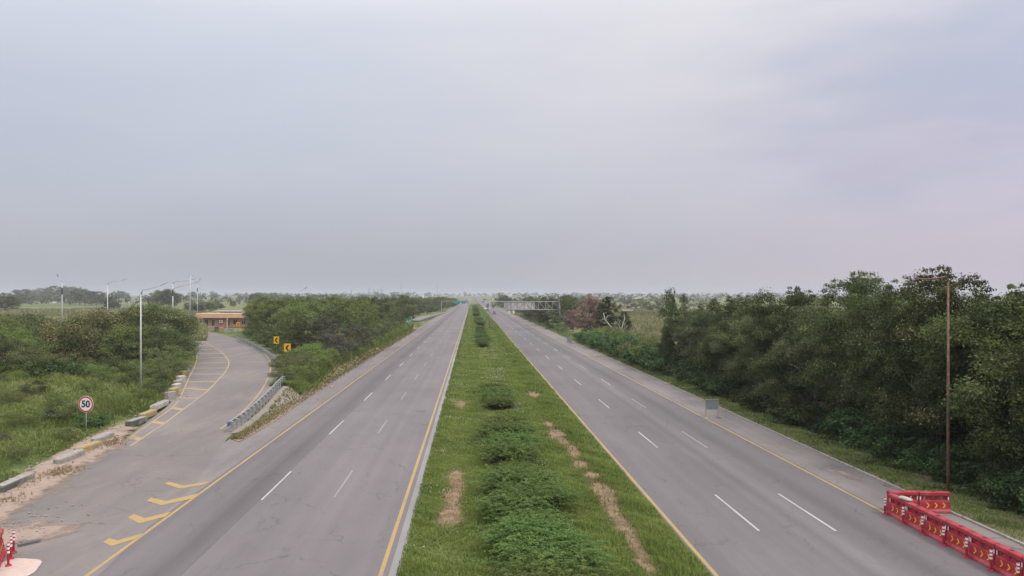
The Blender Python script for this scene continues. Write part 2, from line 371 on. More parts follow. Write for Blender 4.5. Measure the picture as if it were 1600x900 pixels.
    if crack:
        vo = N('ShaderNodeTexVoronoi', feature='DISTANCE_TO_EDGE', Scale=.33); dn = N('ShaderNodeTexNoise', Scale=1.2, Detail=5.0); L(t.outputs['Object'], dn.inputs['Vector'])
        va = N('ShaderNodeVectorMath', operation='MULTIPLY_ADD'); L(dn.outputs['Color'], va.inputs[0]); va.inputs[1].default_value = (1.6, 1.6, 0); L(t.outputs['Object'], va.inputs[2])
        L(va.outputs[0], vo.inputs['Vector'])
        k = mr(vo.outputs[0], 0, .018, crack, 0)
        k = mm('MULTIPLY', k, mr(noise((1, 1, 1), .3, 3), .45, .6, 0, 1))
        m4 = N('ShaderNodeMix', data_type='RGBA'); L(k, m4.inputs[0]); L(o, m4.inputs[6]); m4.inputs[7].default_value = (.07, .065, .06, 1); o = m4.outputs[2]
    if dust:
        m5 = N('ShaderNodeMix', data_type='RGBA'); L(mr(noise((1, .5, 1), .22, 7, .62, .6), .48, .75, 0, dust), m5.inputs[0]); L(o, m5.inputs[6]); m5.inputs[7].default_value = (.30, .245, .21, 1); o = m5.outputs[2]
    L(o, b.inputs['Base Color'])
    bp = N('ShaderNodeBump', Strength=.25, Distance=.01); L(noise((1, 1, 1), 60, 3, .7), bp.inputs['Height']); L(bp.outputs[0], b.inputs['Normal'])
    return m
M['road_l'] = asphalt('worn grey asphalt', (.170, .152, .154), streak=.08, patch=.12, crack=.5, special='left')
M['road_r'] = asphalt('worn grey asphalt of the right carriageway', (.152, .137, .139), streak=.08, patch=.12, crack=.5, special='right')
M['ramp'] = asphalt('slip road asphalt', (.176, .157, .148), streak=.05, patch=.16, crack=.45, dust=.5)
M['shoulder'] = asphalt('rough shoulder surface', (.190, .170, .163), streak=.08, patch=.22, crack=.8, dust=.35)
M['lip'] = asphalt('pale pavement lip', (.26, .245, .24), streak=.05, patch=.2)

def soil_mat(name, c1, c2, feather=True, ragged=1.1):
    m = bpy.data.materials.new(name); m.use_nodes = True
    nt, N, L = nodes(m); b = nt.nodes['Principled BSDF']; b.inputs['Roughness'].default_value = .95; b.inputs['Specular IOR Level'].default_value = .1
    t = N('ShaderNodeTexCoord'); n = N('ShaderNodeTexNoise', Scale=2.2, Detail=8.0, Roughness=.65); L(t.outputs['Object'], n.inputs['Vector'])
    r = N('ShaderNodeMapRange'); r.inputs['From Min'].default_value = .3; r.inputs['From Max'].default_value = .7; L(n.outputs[0], r.inputs['Value'])
    mx = N('ShaderNodeMix', data_type='RGBA'); L(r.outputs[0], mx.inputs[0]); mx.inputs[6].default_value = (*c1, 1); mx.inputs[7].default_value = (*c2, 1); L(mx.outputs[2], b.inputs['Base Color'])
    n2 = N('ShaderNodeTexNoise', Scale=14.0, Detail=5.0, Roughness=.7); L(t.outputs['Object'], n2.inputs['Vector'])
    bp = N('ShaderNodeBump', Strength=.5, Distance=.04); L(n2.outputs[0], bp.inputs['Height']); L(bp.outputs[0], b.inputs['Normal'])
    if feather:   # spread thins out towards its rim, as loose soil does
        a = N('ShaderNodeAttribute', attribute_name='cover')
        n3 = N('ShaderNodeTexNoise', Scale=.8, Detail=9.0, Roughness=.68); L(t.outputs['Object'], n3.inputs['Vector'])
        q = N('ShaderNodeMath', operation='MULTIPLY_ADD'); L(n3.outputs[0], q.inputs[0]); q.inputs[1].default_value = ragged; q.inputs[2].default_value = -ragged/2
        s_ = N('ShaderNodeMath', operation='ADD'); L(q.outputs[0], s_.inputs[0]); L(a.outputs['Fac'], s_.inputs[1])
        r2 = N('ShaderNodeMapRange'); r2.inputs['From Min'].default_value = .22; r2.inputs['From Max'].default_value = .75; L(s_.outputs[0], r2.inputs['Value'])
        tr = N('ShaderNodeBsdfTransparent'); ms = N('ShaderNodeMixShader'); L(r2.outputs[0], ms.inputs[0]); L(tr.outputs[0], ms.inputs[1]); L(b.outputs[0], ms.inputs[2])
        L(ms.outputs[0], nt.nodes['Material Output'].inputs['Surface'])
    return m
M['soil'] = soil_mat('loose pinkish soil', (.27, .205, .165), (.38, .29, .235), ragged=2.0)
M['soil_tan'] = soil_mat('bare tan soil', (.22, .145, .09), (.30, .205, .135), ragged=1.7)
M['sand'] = soil_mat('bleached sand', (.50, .38, .335), (.58, .46, .41), feather=False)

def paint(name, c, wear=.5):
    m = bpy.data.materials.new(name); m.use_nodes = True
    nt, N, L = nodes(m); b = nt.nodes['Principled BSDF']; b.inputs['Roughness'].default_value = .7
    t = N('ShaderNodeTexCoord'); n = N('ShaderNodeTexNoise', Scale=5.0, Detail=8.0, Roughness=.75); L(t.outputs['Object'], n.inputs['Vector'])
    n1 = N('ShaderNodeTexNoise', Scale=.25, Detail=3.0); L(t.outputs['Object'], n1.inputs['Vector'])
    ad = N('ShaderNodeMath', operation='MULTIPLY_ADD'); L(n1.outputs[0], ad.inputs[0]); ad.inputs[1].default_value = .8; L(n.outputs[0], ad.inputs[2])
    r = N('ShaderNodeMapRange'); r.inputs['From Min'].default_value = .80+.25*(1-wear); r.inputs['From Max'].default_value = 1.15+.2*(1-wear); L(ad.outputs[0], r.inputs['Value'])
    r.inputs['To Max'].default_value = .85
    mx = N('ShaderNodeMix', data_type='RGBA'); L(r.outputs[0], mx.inputs[0]); mx.inputs[6].default_value = (*c, 1); mx.inputs[7].default_value = (.20, .18, .175, 1)
    L(mx.outputs[2], b.inputs['Base Color']); return m
M['p_yellow'] = paint('yellow road paint', (.38, .25, .085), .75)
M['p_yellow_worn'] = paint('worn yellow road paint', (.36, .255, .12), .65)
M['p_yellow_faint'] = paint('faded cream road paint', (.36, .28, .15), .55)
M['p_white'] = paint('white road paint', (.42, .405, .40), .75)
M['p_white_worn'] = paint('worn white road paint', (.27, .255, .25), .8)

def ground_mat():
    m = bpy.data.materials.new('rough grassland'); m.use_nodes = True
    nt, N, L = nodes(m); b = nt.nodes['Principled BSDF']; b.inputs['Roughness'].default_value = .95; b.inputs['Specular IOR Level'].default_value = .1
    t = N('ShaderNodeTexCoord')
    def noise(sc, scale, det, rough=.6):
        mp = N('ShaderNodeMapping'); mp.inputs['Scale'].default_value = sc; L(t.outputs['Object'], mp.inputs[0])
        n = N('ShaderNodeTexNoise', Scale=scale, Detail=float(det), Roughness=rough); L(mp.outputs[0], n.inputs['Vector']); return n.outputs[0]
    r1 = N('ShaderNodeValToRGB'); L(noise((.5, 1.4, 1), .012, 6), r1.inputs[0])      # fields: crops, fallow, dry grass
    c = r1.color_ramp; c.elements[0].position = .36; c.elements[0].color = (.085, .115, .040, 1); c.elements[1].position = .66; c.elements[1].color = (.235, .205, .11, 1)
    e = c.elements.new(.46); e.color = (.135, .165, .060, 1); e = c.elements.new(.55); e.color = (.19, .205, .085, 1)
    r2 = N('ShaderNodeValToRGB'); L(noise((1, 1, 1), .35, 8, .7), r2.inputs[0])
    c = r2.color_ramp; c.elements[0].position = .35; c.elements[0].color = (.62, .64, .58, 1); c.elements[1].position = .68; c.elements[1].color = (1.2, 1.16, 1.1, 1)
    mx = N('ShaderNodeMix', data_type='RGBA', blend_type='MULTIPLY'); mx.inputs[0].default_value = 1; L(r1.outputs[0], mx.inputs[6]); L(r2.outputs[0], mx.inputs[7])
    L(mx.outputs[2], b.inputs['Base Color']); return m
M['ground'] = ground_mat()
M['turf'] = mat('turf', (.085, .105, .035), .95, .3, 1.6, c2=(.125, .14, .055), dirt=(.20, .16, .09), dirt_amt=.45, spec=.1)
M['verge'] = mat('weedy soil', (.105, .115, .05), .95, .35, .8, c2=(.15, .14, .075), dirt=(.25, .185, .13), dirt_amt=.8, spec=.1)
M['scrape'] = mat('cement pitched slope', (.25, .215, .185), .9, .45, 2.0, bump=.5, bscale=8, stretch=(.6, 4, 1), dirt=(.22, .17, .13), dirt_amt=.85)
M['litter'] = mat('dry litter soil', (.17, .14, .085), .95, .4, 1.6, c2=(.25, .19, .125), dirt=(.13, .125, .06), dirt_amt=.9, bump=.2, bscale=6, spec=.1)

# ------------------------------------------------------------------ the land and the roads
def grid_sheet(name, xs, ys, mat_, zf, kind='structure'):
    X, Y = np.meshgrid(xs, ys); V = np.stack([X, Y, zf(X, Y)], -1).reshape(-1, 3)
    nx, ny = len(xs), len(ys); i = np.arange(ny-1)[:, None]*nx+np.arange(nx-1)[None]
    Fc = np.stack([i, i+1, i+nx+1, i+nx], -1).reshape(-1, 4)
    o = np_mesh(name, V, Fc, mat_, smooth=True); tag(o, kind=kind); return o
xs = np.concatenate([[-9000, -5000, -2500, -1200, -700, -400], np.arange(-300, -60, 15), np.arange(-60, -22, 2), np.arange(-22, -16, .5), np.arange(-16, 60, 4), np.arange(60, 300, 30), [400, 700, 1200, 2500, 5000, 9000]])
ys = np.concatenate([[-400, -100, 0], np.arange(20, 120, 2), np.arange(120, 340, 5), np.arange(340, 900, 40), np.arange(900, 3200, 100), [3500, 4500, 6000, 9000]])
def zland(X, Y):
    bump = .10*np.sin(X*.9+1.3*np.sin(Y*.31))*np.cos(Y*.7+X*.2)*ss(-24, -28, X)*(Y < 300)
    return hgt(X, Y)-.06+bump*1.4-.14*ss(-23, -26, X)*(Y < 300)
grid_sheet('ground', xs, ys, M['ground'], zland)
ylong = np.concatenate([np.arange(-60, 120, 6.), np.arange(120, 900, 40), np.arange(900, 3001, 100)])
def strip(name, x0, x1, mat_, z, y0=-60, y1=3000, n=2):
    yy = ylong[(ylong >= y0) & (ylong <= y1)]; yy = np.unique(np.concatenate([[y0], yy, [y1]]))
    return grid_sheet(name, np.linspace(x0, x1, n), yy, mat_, lambda X, Y: 9.0*ss(900, 3000, Y)+z)
XL0, XL1, XR0, XR1 = -14.46, -3.45, 9.15, 19.95
strip('left_carriageway', -14.75, -3.15, M['road_l'], 0)
strip('right_carriageway', 8.95, 20.15, M['road_r'], 0)
strip('median_lip', -3.15, -2.75, M['lip'], 0, y1=900)
strip('left_shoulder', -17.75, -14.75, M['shoulder'], 0, y0=20)
strip('right_shoulder', 20.15, 23.1, M['shoulder'], 0)
kb = MB()
for k in range(60):
    y0 = 20+k*5.0
    kb.box((23.17+random.uniform(-.02, .02), y0+2.45, .03), (.14, 4.9, .12), bev=.02)
tag(kb.build('edge_kerb', M['conc']), kind='structure')

# slip road, traced from its two edges
def catmull(P, n):
    P = [np.array(p) for p in P]; P = [2*P[0]-P[1]]+P+[2*P[-1]-P[-2]]; res = []
    seg = len(P)-3
    for t in np.linspace(0, seg-1e-6, n):
        i = int(t); u = t-i; a, b, c, d = P[i:i+4]
        res.append(.5*((2*b)+(c-a)*u+(2*a-5*b+4*c-d)*u*u+(3*b-a-3*c+d)*u**3))
    return np.array(res)
def trace(px, n=None):
    pts = [G(u, v)[:2] for u, v in px]
    return catmull(pts, n) if n else np.array(pts)
RL = [(-140, 905), (0, 812), (100, 751), (182, 696), (214, 672), (238, 653), (263, 633), (284, 604), (299, 577), (307, 560), (305, 545), (298, 532), (285, 522), (262, 515), (230, 511)]
RR = [(148, 905), (215, 840), (262, 795), (305, 755), (332, 716), (358, 683), (395, 648), (433, 606), (434, 580), (424, 561), (392, 540), (366, 528), (335, 520), (296, 514)]
def path_at(px, n):
    return trace(px, n)
NL = 90
le = path_at(RL, NL); ri = path_at(RR, NL)
V = []; NC = 9
for i in range(NL):
    for j in range(NC):
        p = le[i]*(1-j/(NC-1))+ri[i]*(j/(NC-1)); V.append((p[0], p[1], float(hgt(p[0], p[1]))+.006))
i = np.arange(NL-1)[:, None]*NC+np.arange(NC-1)[None]
tag(np_mesh('slip_road', V, np.stack([i, i+1, i+NC+1, i+NC], -1).reshape(-1, 4), M['ramp'], smooth=True), kind='structure')

def ribbon(mb, pts, width, z=.012, lo=None):
    """flat painted line along a world polyline"""
    pts = np.array(pts, float); t = np.gradient(pts, axis=0); t /= np.linalg.norm(t, axis=1)[:, None]+1e-9
    nrm = np.stack([-t[:, 1], t[:, 0]], -1); vs = []
    wd = width if hasattr(width, '__len__') else [width]*len(pts)
    for p, n_, w_ in zip(pts, nrm, wd):
        for s_ in (-.5, .5):
            q = p+n_*w_*s_; vs.append((q[0], q[1], float(hgt(q[0], q[1]))+z))
    mb.add(vs, [(2*k, 2*k+1, 2*k+3, 2*k+2) for k in range(len(pts)-1)])
def line(mb, x, y0, y1, width, z=.008):
    n = max(2, int((y1-y0)/30)+1)
    if y1 > 900: n = 60
    ribbon(mb, [(x, y) for y in np.linspace(y0, y1, n)], width, z)
my, mw, mww, myw, mf = MB(), MB(), MB(), MB(), MB()
line(my, XL1, -20, 1500, .17); line(my, XL0, -20, 1500, .16); line(my, XR0, -20, 420, .17)
line(myw, XR1, -20, 1200, .16)
for k in range(-2, 62):
    line(mw, -10.83, 38+18*k, 44.2+18*k, .11)
    line(mww, -7.19, 38.5+18*k, 44.4+18*k, .10)
    line(mw, 12.80, 33.0+18*k, 39.0+18*k, .11)
    line(mww if k % 3 else mw, 16.22, 33.0+18*k, 39.2+18*k, .12)
# slip road paint
ll = trace([(120, 737), (160, 712), (207, 681), (241, 657.5), (271, 635.5), (282, 619.5), (292.5, 596.5), (302, 577), (307, 562.7), (306, 549), (301, 537), (292, 528)], 80)
l2 = trace([(140, 738), (180, 712), (229, 680), (258.7, 660.4), (287, 639), (310, 622), (328.6, 606.6), (349, 585), (357.6, 569), (353.5, 558), (342.6, 547.5), (330, 540), (312, 530), (300, 525)], 90)
ribbon(myw, ll[14:], .15, .012); ribbon(mf, l2[10:], .15, .012)
for v, wd in ((534, .9), (539.8, .85), (546, .8), (552, .75), (559.4, .7), (566.8, .65), (575.6, .6), (585.8, .55), (596.4, .5), (607.6, .45), (620.7, .5), (637, .6), (658, .65), (684, .65)):
    a = min(ll, key=lambda p: abs((CAM_H-float(hgt(*p)))*F/p[1]+VV-v)); b = min(l2, key=lambda p: abs((CAM_H-float(hgt(*p)))*F/p[1]+VV-v-(3 if v > 600 else 0)))
    ribbon(myw, [a*(1-q)+b*q for q in (0, .33, .66, 1)], wd, .013)
ribbon(my, trace([(300, 712), (342, 673), (377, 645), (401.7, 619), (416, 597), (422, 580), (422.5, 566), (414, 553)], 40)[6:], .15, .012)
# gore chevrons
def quadpx(mb, px, z=.016):
    vs = []
    for u, v in px:
        p = G(u, v); vs.append((p.x, p.y, float(hgt(p.x, p.y))+z))
    mb.add(vs, [tuple(range(len(vs)))])
for a in ([(257, 756), (264, 753), (287, 759), (281, 764)], [(281, 764), (287, 759), (330, 752), (318, 758)],
          [(229, 783), (236, 778), (259, 783), (252, 790)], [(252, 790), (259, 783), (312, 771), (303, 779)],
          [(199, 809), (209, 803.5), (226, 810), (217, 818.5)], [(217, 818.5), (226, 810), (268, 800), (258, 808)],
          [(161, 847.5), (171, 841), (183, 845), (174, 854)], [(174, 854), (183, 845), (226, 833), (213, 842)]):
    quadpx(my, a)
for mb, m_ in ((my, 'p_yellow'), (mw, 'p_white'), (mww, 'p_white_worn'), (myw, 'p_yellow_worn'), (mf, 'p_yellow_faint')):
    tag(mb.build('road_markings', M[m_], recalc=False), kind='structure')

# pitched slope and litter strip between slip road and shoulder
def strip_between(name, A, B, mat_, za, zb, n=40, m_=6, rough=0):
    A = catmull(A, n); B = catmull(B, n); V = []
    for i in range(n):
        for j in range(m_):
            t = j/(m_-1); p = A[i]*(1-t)+B[i]*t
            V.append((p[0], p[1], za(p, t) if callable(za) else za*(1-t)+zb*t+rough*random.uniform(-1, 1)))
    i = np.arange(n-1)[:, None]*m_+np.arange(m_-1)[None]
    return tag(np_mesh(name, V, np.stack([i, i+1, i+m_+1, i+m_], -1).reshape(-1, 4), mat_, smooth=True), kind='structure')
zz = lambda p, t: float(hgt(p[0], p[1]))+.012+random.uniform(0, .05)
strip_between('concrete_slope', [(-18.35, 56), (-18.75, 66), (-19.5, 75), (-19.9, 82)], [(-17.5, 57), (-17.35, 66), (-17.5, 76), (-18.2, 84)], M['scrape'], zz, 0)
strip_between('dry_litter', [(-17.6, 54), (-17.6, 62), (-17.55, 76), (-18.6, 92), (-19.3, 120), (-19.8, 170), (-19.8, 230)], [(-16.7, 53), (-16.5, 62), (-16.9, 76), (-17.3, 92), (-17.4, 120), (-17.5, 170), (-17.6, 230)], M['litter'], lambda p, t: float(hgt(p[0], p[1]))+.018+random.uniform(0, .02), 0, n=90)
tag(grid_sheet('median_turf', np.linspace(-2.75, 8.95, 24), np.concatenate([np.arange(15, 140, 1.5), np.arange(140, 900, 20)]), M['turf'],
    lambda X, Y: .05+.10*np.sin((X+2.75)/11.7*np.pi)+.04*np.sin(X*1.7+Y*.5)*np.sin(Y*.63-X)*np.sin((X+2.75)/11.7*np.pi)), kind='structure')
tag(grid_sheet('right_verge', np.linspace(23.2, 30, 8), np.concatenate([np.arange(10, 140, 2.), np.arange(140, 500, 20)]), M['verge'],
    lambda X, Y: -.02+.08*ss(23.2, 25, X)+.05*np.sin(X*2+Y*.6)*np.sin(Y*.8)*ss(23.2, 25, X)), kind='structure')

def blob_patch(name, cx, cy, rx, ry, mat_, z=.02, n=28, rings=5, seed=0, rot=0, zf=None, amt=1.25):
    r = np.random.default_rng(seed); ph = r.uniform(0, 6.28, 4); V = [(cx, cy, 0)]; C = [1.0]
    for k in range(1, rings+1):
        for j in range(n):
            a = 2*math.pi*j/n; f = (1+.16*math.sin(2*a+ph[0])+.12*math.sin(3*a+ph[1])+.08*math.sin(5*a+ph[2]))*k/rings
            x, y = rx*f*math.cos(a), ry*f*math.sin(a); V.append((cx+x*math.cos(rot)-y*math.sin(rot), cy+x*math.sin(rot)+y*math.cos(rot), 0)); C.append(1-k/rings)
    V = [(x, y, (zf(x, y) if zf else float(hgt(x, y)))+z) for x, y, _ in V]
    Fc = [(0, 1+j, 1+(j+1) % n) for j in range(n)]
    for k in range(rings-1):
        for j in range(n):
            a, b, c, d = 1+k*n+j, 1+k*n+(j+1) % n, 1+(k+1)*n+(j+1) % n, 1+(k+1)*n+j; Fc += [(a, d, c), (a, c, b)]
    o = np_mesh(name, V, Fc, mat_, tint=[c*amt for c in C], attr='cover', dom='POINT'); return tag(o, kind='structure')
# soil washed along the slip road's left edge
V = []; C = []
A = trace([(-150, 868), (-25, 772), (40, 738), (92, 708), (135, 684), (172, 664), (212, 645)], 60); B = trace([(-40, 880), (40, 815), (110, 765), (160, 728), (205, 700), (225, 684), (238, 668)], 60)
for i in range(60):
    for j in range(9):
        t = j/8; p = A[i]*(1-t)+B[i]*t; V.append((p[0], p[1], float(hgt(*p))+.022+(.05*(1-t)**2))); C.append(1.25*min(1, (1-t)*1.7)*min(1, .35+t*3)*(1-.9*max(0, i-40)/20))
i = np.arange(59)[:, None]*9+np.arange(8)[None]
tag(np_mesh('soil_strip', V, np.stack([i, i+1, i+10, i+9], -1).reshape(-1, 4), M['soil'], tint=C, attr='cover', dom='POINT'), kind='structure')
p = G(38, 835); blob_patch('soil_patch', p.x, p.y, 2.3, 2.6, M['soil'], z=.028, seed=3)
p = G(25, 893); blob_patch('sand_patch', p.x-.2, p.y-.1, 1.0, 1.35, M['sand'], z=.034, seed=9, rot=.2)
p = G(1215, 745); blob_patch('soil_patch', 22.0, 43.6, .7, 2.0, M['soil'], z=.012, seed=5, amt=.62)
p = G(940, 554); blob_patch('soil_patch', 21.6, 128, 1.1, 12, M['soil'], z=.012, seed=6, amt=.7)
for k, (u, v, r_) in enumerate(((430, 655, .5), (520, 603, .8), (600, 548, 1.2), (655, 512, 2.0))):
    p = G(u, v); blob_patch('soil_patch', max(p.x, -16.9), p.y, r_*.6, r_*4, M['soil'], z=.01, seed=20+k, amt=.7)
def zmed(x, y): return .05+.10*math.sin((x+2.75)/11.7*math.pi)+.04*math.sin(x*1.7+y*.5)*math.sin(y*.63-x)*math.sin((x+2.75)/11.7*math.pi)
BARE = []
for k, (u, v, wpx, hpx) in enumerate(((705, 806, 46, 34), (708, 778, 34, 30), (712, 745, 34, 24), (720, 633, 24, 14), (870, 679, 34, 20), (880, 690, 20, 12), (898, 712, 24, 14), (908, 727, 30, 18), (942, 768, 44, 36), (962, 805, 30, 32), (978, 829, 40, 20), (992, 852, 26, 26), (1010, 885, 34, 36), (835, 618, 26, 12), (925, 745, 30, 18), (952, 785, 36, 24), (970, 818, 26, 18), (986, 842, 26, 18), (1003, 868, 26, 20), (893, 702, 22, 14), (715, 760, 22, 18), (700, 815, 34, 20), (858, 665, 20, 10))):
    p = G(u, v, .08); rx = wpx/2/F*p.y; ry = hpx/2*p.y*p.y/(CAM_H*F)
    BARE.append((p.x, p.y, rx, ry)); blob_patch('bare_soil', p.x, p.y, rx*1.6, ry*1.6, M['soil_tan'], z=.03, seed=40+k, zf=zmed)

# slip lane joining far off on the left, held by a low dark wall
strip_between('far_slip_road', [(-29, 285), (-25.5, 340), (-21, 400), (-16.6, 470)], [(-20.2, 285), (-19.4, 340), (-17.6, 400), (-15.4, 470)], M['shoulder'], lambda p, t: .75*(1-ss(300, 465, p[1]))+.05, 0)

# ------------------------------------------------------------------ foliage makers
def unit(v): return v/(np.linalg.norm(v, axis=-1, keepdims=True)+1e-9)
def cards(c, axis, nrm, Ln, Wd):
    """diamond leaf blades"""
    a = unit(axis); b = unit(np.cross(nrm, a)); n_ = unit(np.cross(a, b))
    h = (Ln/2)[:, None]; w_ = (Wd/2)[:, None]
    V = np.stack([c-a*h, c+b*w_+n_*w_*.35-a*h*.1, c+a*h, c-b*w_+n_*w_*.35-a*h*.1], 1).reshape(-1, 3)
    k = len(c); return V, np.arange(4*k).reshape(k, 4)
def puff_leaves(r, centers, radii, per, leaf, aspect=.5, up=.5, droop=.25, squash=.75):
    C = []; Nn = []; T = []
    for c, q in zip(centers, radii):
        n = max(6, int(per*q*q)); d = unit(r.normal(size=(n, 3))); d[:, 2] = np.where(d[:, 2] < -.3, -d[:, 2], d[:, 2])
        rr = q*(r.uniform(.25, 1, n)**.5)*(1+.25*r.normal(size=n).clip(-1, 1.6))
        p = c+d*rr[:, None]*np.array([1, 1, squash]); C.append(p); Nn.append(d+np.array([0, 0, up])+.55*r.normal(size=(n, 3)))
        T.append(np.clip(.5+.22*r.normal()+.2*r.normal(size=n), 0, 1))
    C = np.concatenate(C); Nn = unit(np.concatenate(Nn)); T = np.concatenate(T); n = len(C)
    ax = np.cross(Nn, r.normal(size=(n, 3))); ax[:, 2] -= droop*np.linalg.norm(ax, axis=1)
    Ln = leaf*r.uniform(.65, 1.35, n); V, Fc = cards(C, ax, Nn, Ln, Ln*aspect*r.uniform(.8, 1.2, n)); return V, Fc, T
def limbs(mb, r, h, spread, n, r0, z0=.25, bend=.25, ends=None):
    """tapered trunk with forking limbs; returns limb tips"""
    top = Vector((r.normal()*.05*h, r.normal()*.05*h, h*.72)); P = [Vector((0, 0, -.15))]
    for k in range(1, 6):
        t = k/5; P.append(Vector((top.x*t+r.normal()*.03*h*bend, top.y*t+r.normal()*.03*h*bend, top.z*t)))
    mb.tube(P, [r0*(1.25 if k == 0 else 1-.8*k/5) for k in range(6)], 8); tips = []
    for k in range(n):
        t = z0+(.95-z0)*r.random(); i = min(int(t*5), 4); b = P[i].lerp(P[i+1], t*5-i); a = 2*math.pi*(k/n)+r.normal()*.4
        ln = spread*(.6+.5*r.random())*(1.1-.5*t); e = b+Vector((math.cos(a)*ln, math.sin(a)*ln, ln*(.35+.5*r.random())))
        m_ = b.lerp(e, .5)+Vector((0, 0, -.06*ln))+Vector(r.normal(size=3))*.05*ln; q = r0*(1-.8*t)*.55
        mb.tube([b, m_, e], [q, q*.6, q*.2], 6); tips.append(e)
        for s_ in range(2):
            b2 = b.lerp(e, .5+.2*s_); e2 = b2+Vector((math.cos(a+r.choice([-.9, .9]))*ln*.5, math.sin(a+r.choice([-.9, .9]))*ln*.5, ln*(.2+.3*r.random()))); mb.tube([b2, e2], [q*.4, q*.12], 5); tips.append(e2)
    return tips
def crown_points(r, h, zb, R, n, flat=.0, seedk=0, plumes=0):
    """clump centres filling an uneven crown"""
    ph = r.uniform(0, 6.28, 6); C = []; Q = []
    while len(C) < n:
        d = unit(r.normal(size=3)); a = math.atan2(d[1], d[0]); f = 1+.22*math.sin(2*a+ph[0]+2*d[2])+.16*math.sin(3*a+ph[1]-3*d[2])+.1*math.sin(5*d[2]+ph[2]+a)
        k = r.uniform(.35, 1)**.45*f; zc = (zb+h)/2; hz = (h-zb)/2
        p = np.array([d[0]*R*k, d[1]*R*k, zc+d[2]*hz*min(k, 1.08)]); 
        if p[2] < zb: continue
        C.append(p); Q.append(R*r.uniform(.16, .31))
    for _ in range(plumes):
        a = r.uniform(0, 6.28); q = R*r.uniform(0, .75); z = h*(1-.18*(q/R)**2)
        for k in range(4): C.append(np.array([q*math.cos(a)+r.normal()*.12, q*math.sin(a)+r.normal()*.12, z-.5+k*.42*R/4])); Q.append(R*(.14-.025*k))
    return C, Q
def make_tree(name, seed, h, R, zb, n, per, leaf, lm, trunk_r, kind_limbs=9, aspect=.5, plumes=4, squash=.75, droop=.25, bark='bark'):
    """prototype tree: an Empty parenting trunk and crown (kept out of the scene until placed)"""
    r = np.random.default_rng(seed); root = bpy.data.objects.new(name, None); root.empty_display_size = .3; COL.objects.link(root)
    mb = MB(); limbs(mb, r, h, R*.75, kind_limbs, trunk_r, z0=.2); mb.build('trunk', M[bark], root, smooth=True)
    C, Q = crown_points(r, h, zb, R, n, plumes=plumes); V, Fc, T = puff_leaves(r, C, Q, per, leaf, aspect, squash=squash, droop=droop)
    np_mesh('crown', V, Fc, M[lm], T, root); root['h'] = h; return root
def make_bush(name, seed, h, R, n, per, leaf, lm, aspect=.5, squash=.8, stems=6, droop=.2, plumes=3):
    r = np.random.default_rng(seed); root = bpy.data.objects.new(name, None); root.empty_display_size = .2; COL.objects.link(root)
    mb = MB()
    for k in range(stems):
        a = 2*math.pi*k/stems+r.normal()*.3; e = Vector((math.cos(a)*R*.55, math.sin(a)*R*.55, h*.75)); mb.tube([Vector((math.cos(a)*.1, math.sin(a)*.1, -.1)), e*.5+Vector((0, 0, .1*h)), e], [.05*h/3, .03*h/3, .01*h/3], 5)
    mb.build('stems', M['bark'], root, smooth=True)
    C, Q = crown_points(r, h, h*.06, R, n, plumes=plumes); V, Fc, T = puff_leaves(r, C, Q, per, leaf, aspect, squash=squash, droop=droop); V[:, 2] = np.maximum(V[:, 2], -.05)
    np_mesh('foliage', V, Fc, M[lm], T, root); root['h'] = h; return root
USED = set()
def plant(proto, x, y, h, label, cat, group=None, wide=1.0, rz=None, z=None, name=None):
    k = h/proto['h']
    if proto.name in USED: o = copy_tree(proto)
    else: o = proto; USED.add(proto.name)
    o.location = (x, y, (float(hgt(x, y)) if z is None else z)-.03); o.rotation_euler = (0, 0, random.uniform(0, 6.28) if rz is None else rz)
    o.scale = (k*wide, k*wide*random.uniform(.92, 1.08), k); tag(o, label, cat, group); return o

big = [make_tree('roadside_tree', 100+k, 11, 4.4, 1.3, 92, 470, .18, lm, .24, plumes=p, aspect=.52) for k, (lm, p) in enumerate((('leaf_dark', 6), ('leaf_dark', 9), ('leaf_belt', 5), ('leaf_dark', 4)))]
brt = make_tree('roadside_tree', 121, 11, 4.4, 1.3, 92, 470, .19, 'leaf_fresh', .24, plumes=5, aspect=.5)
mid = [make_tree('thicket_tree', 140+k, 8, 3.6, .6, 90, 150, .25, lm, .16, plumes=p, kind_limbs=7) for k, (lm, p) in enumerate((('leaf_olive', 4), ('leaf_dark', 5), ('leaf_bright', 4), ('leaf_dusky', 2)))]
far = [make_tree('field_tree', 160+k, 8, 4, .8, 95, 110, .34, lm, .2, plumes=1, kind_limbs=4) for k, lm in enumerate(('leaf_dark', 'leaf_olive', 'leaf_dark'))]
bush = [make_bush('scrub_bush', 180+k, 3, 2.4, 60, 260, .15, lm) for k, lm in enumerate(('leaf_olive', 'leaf_bright', 'leaf_dark', 'leaf_dusky'))]
creeper = [make_bush('leafy_shrub', 190+k, 2.2, 2.2, 55, 190, .22, 'leaf_creeper', aspect=.7, plumes=1) for k in range(2)]
under = [make_bush('leafy_shrub', 196+k, 2.2, 2.2, 55, 200, .21, 'leaf_under', aspect=.7, plumes=1) for k in range(2)]
flecked = make_bush('flecked_bush', 195, 6, 6.2, 130, 90, .24, 'leaf_flecked', aspect=.6)

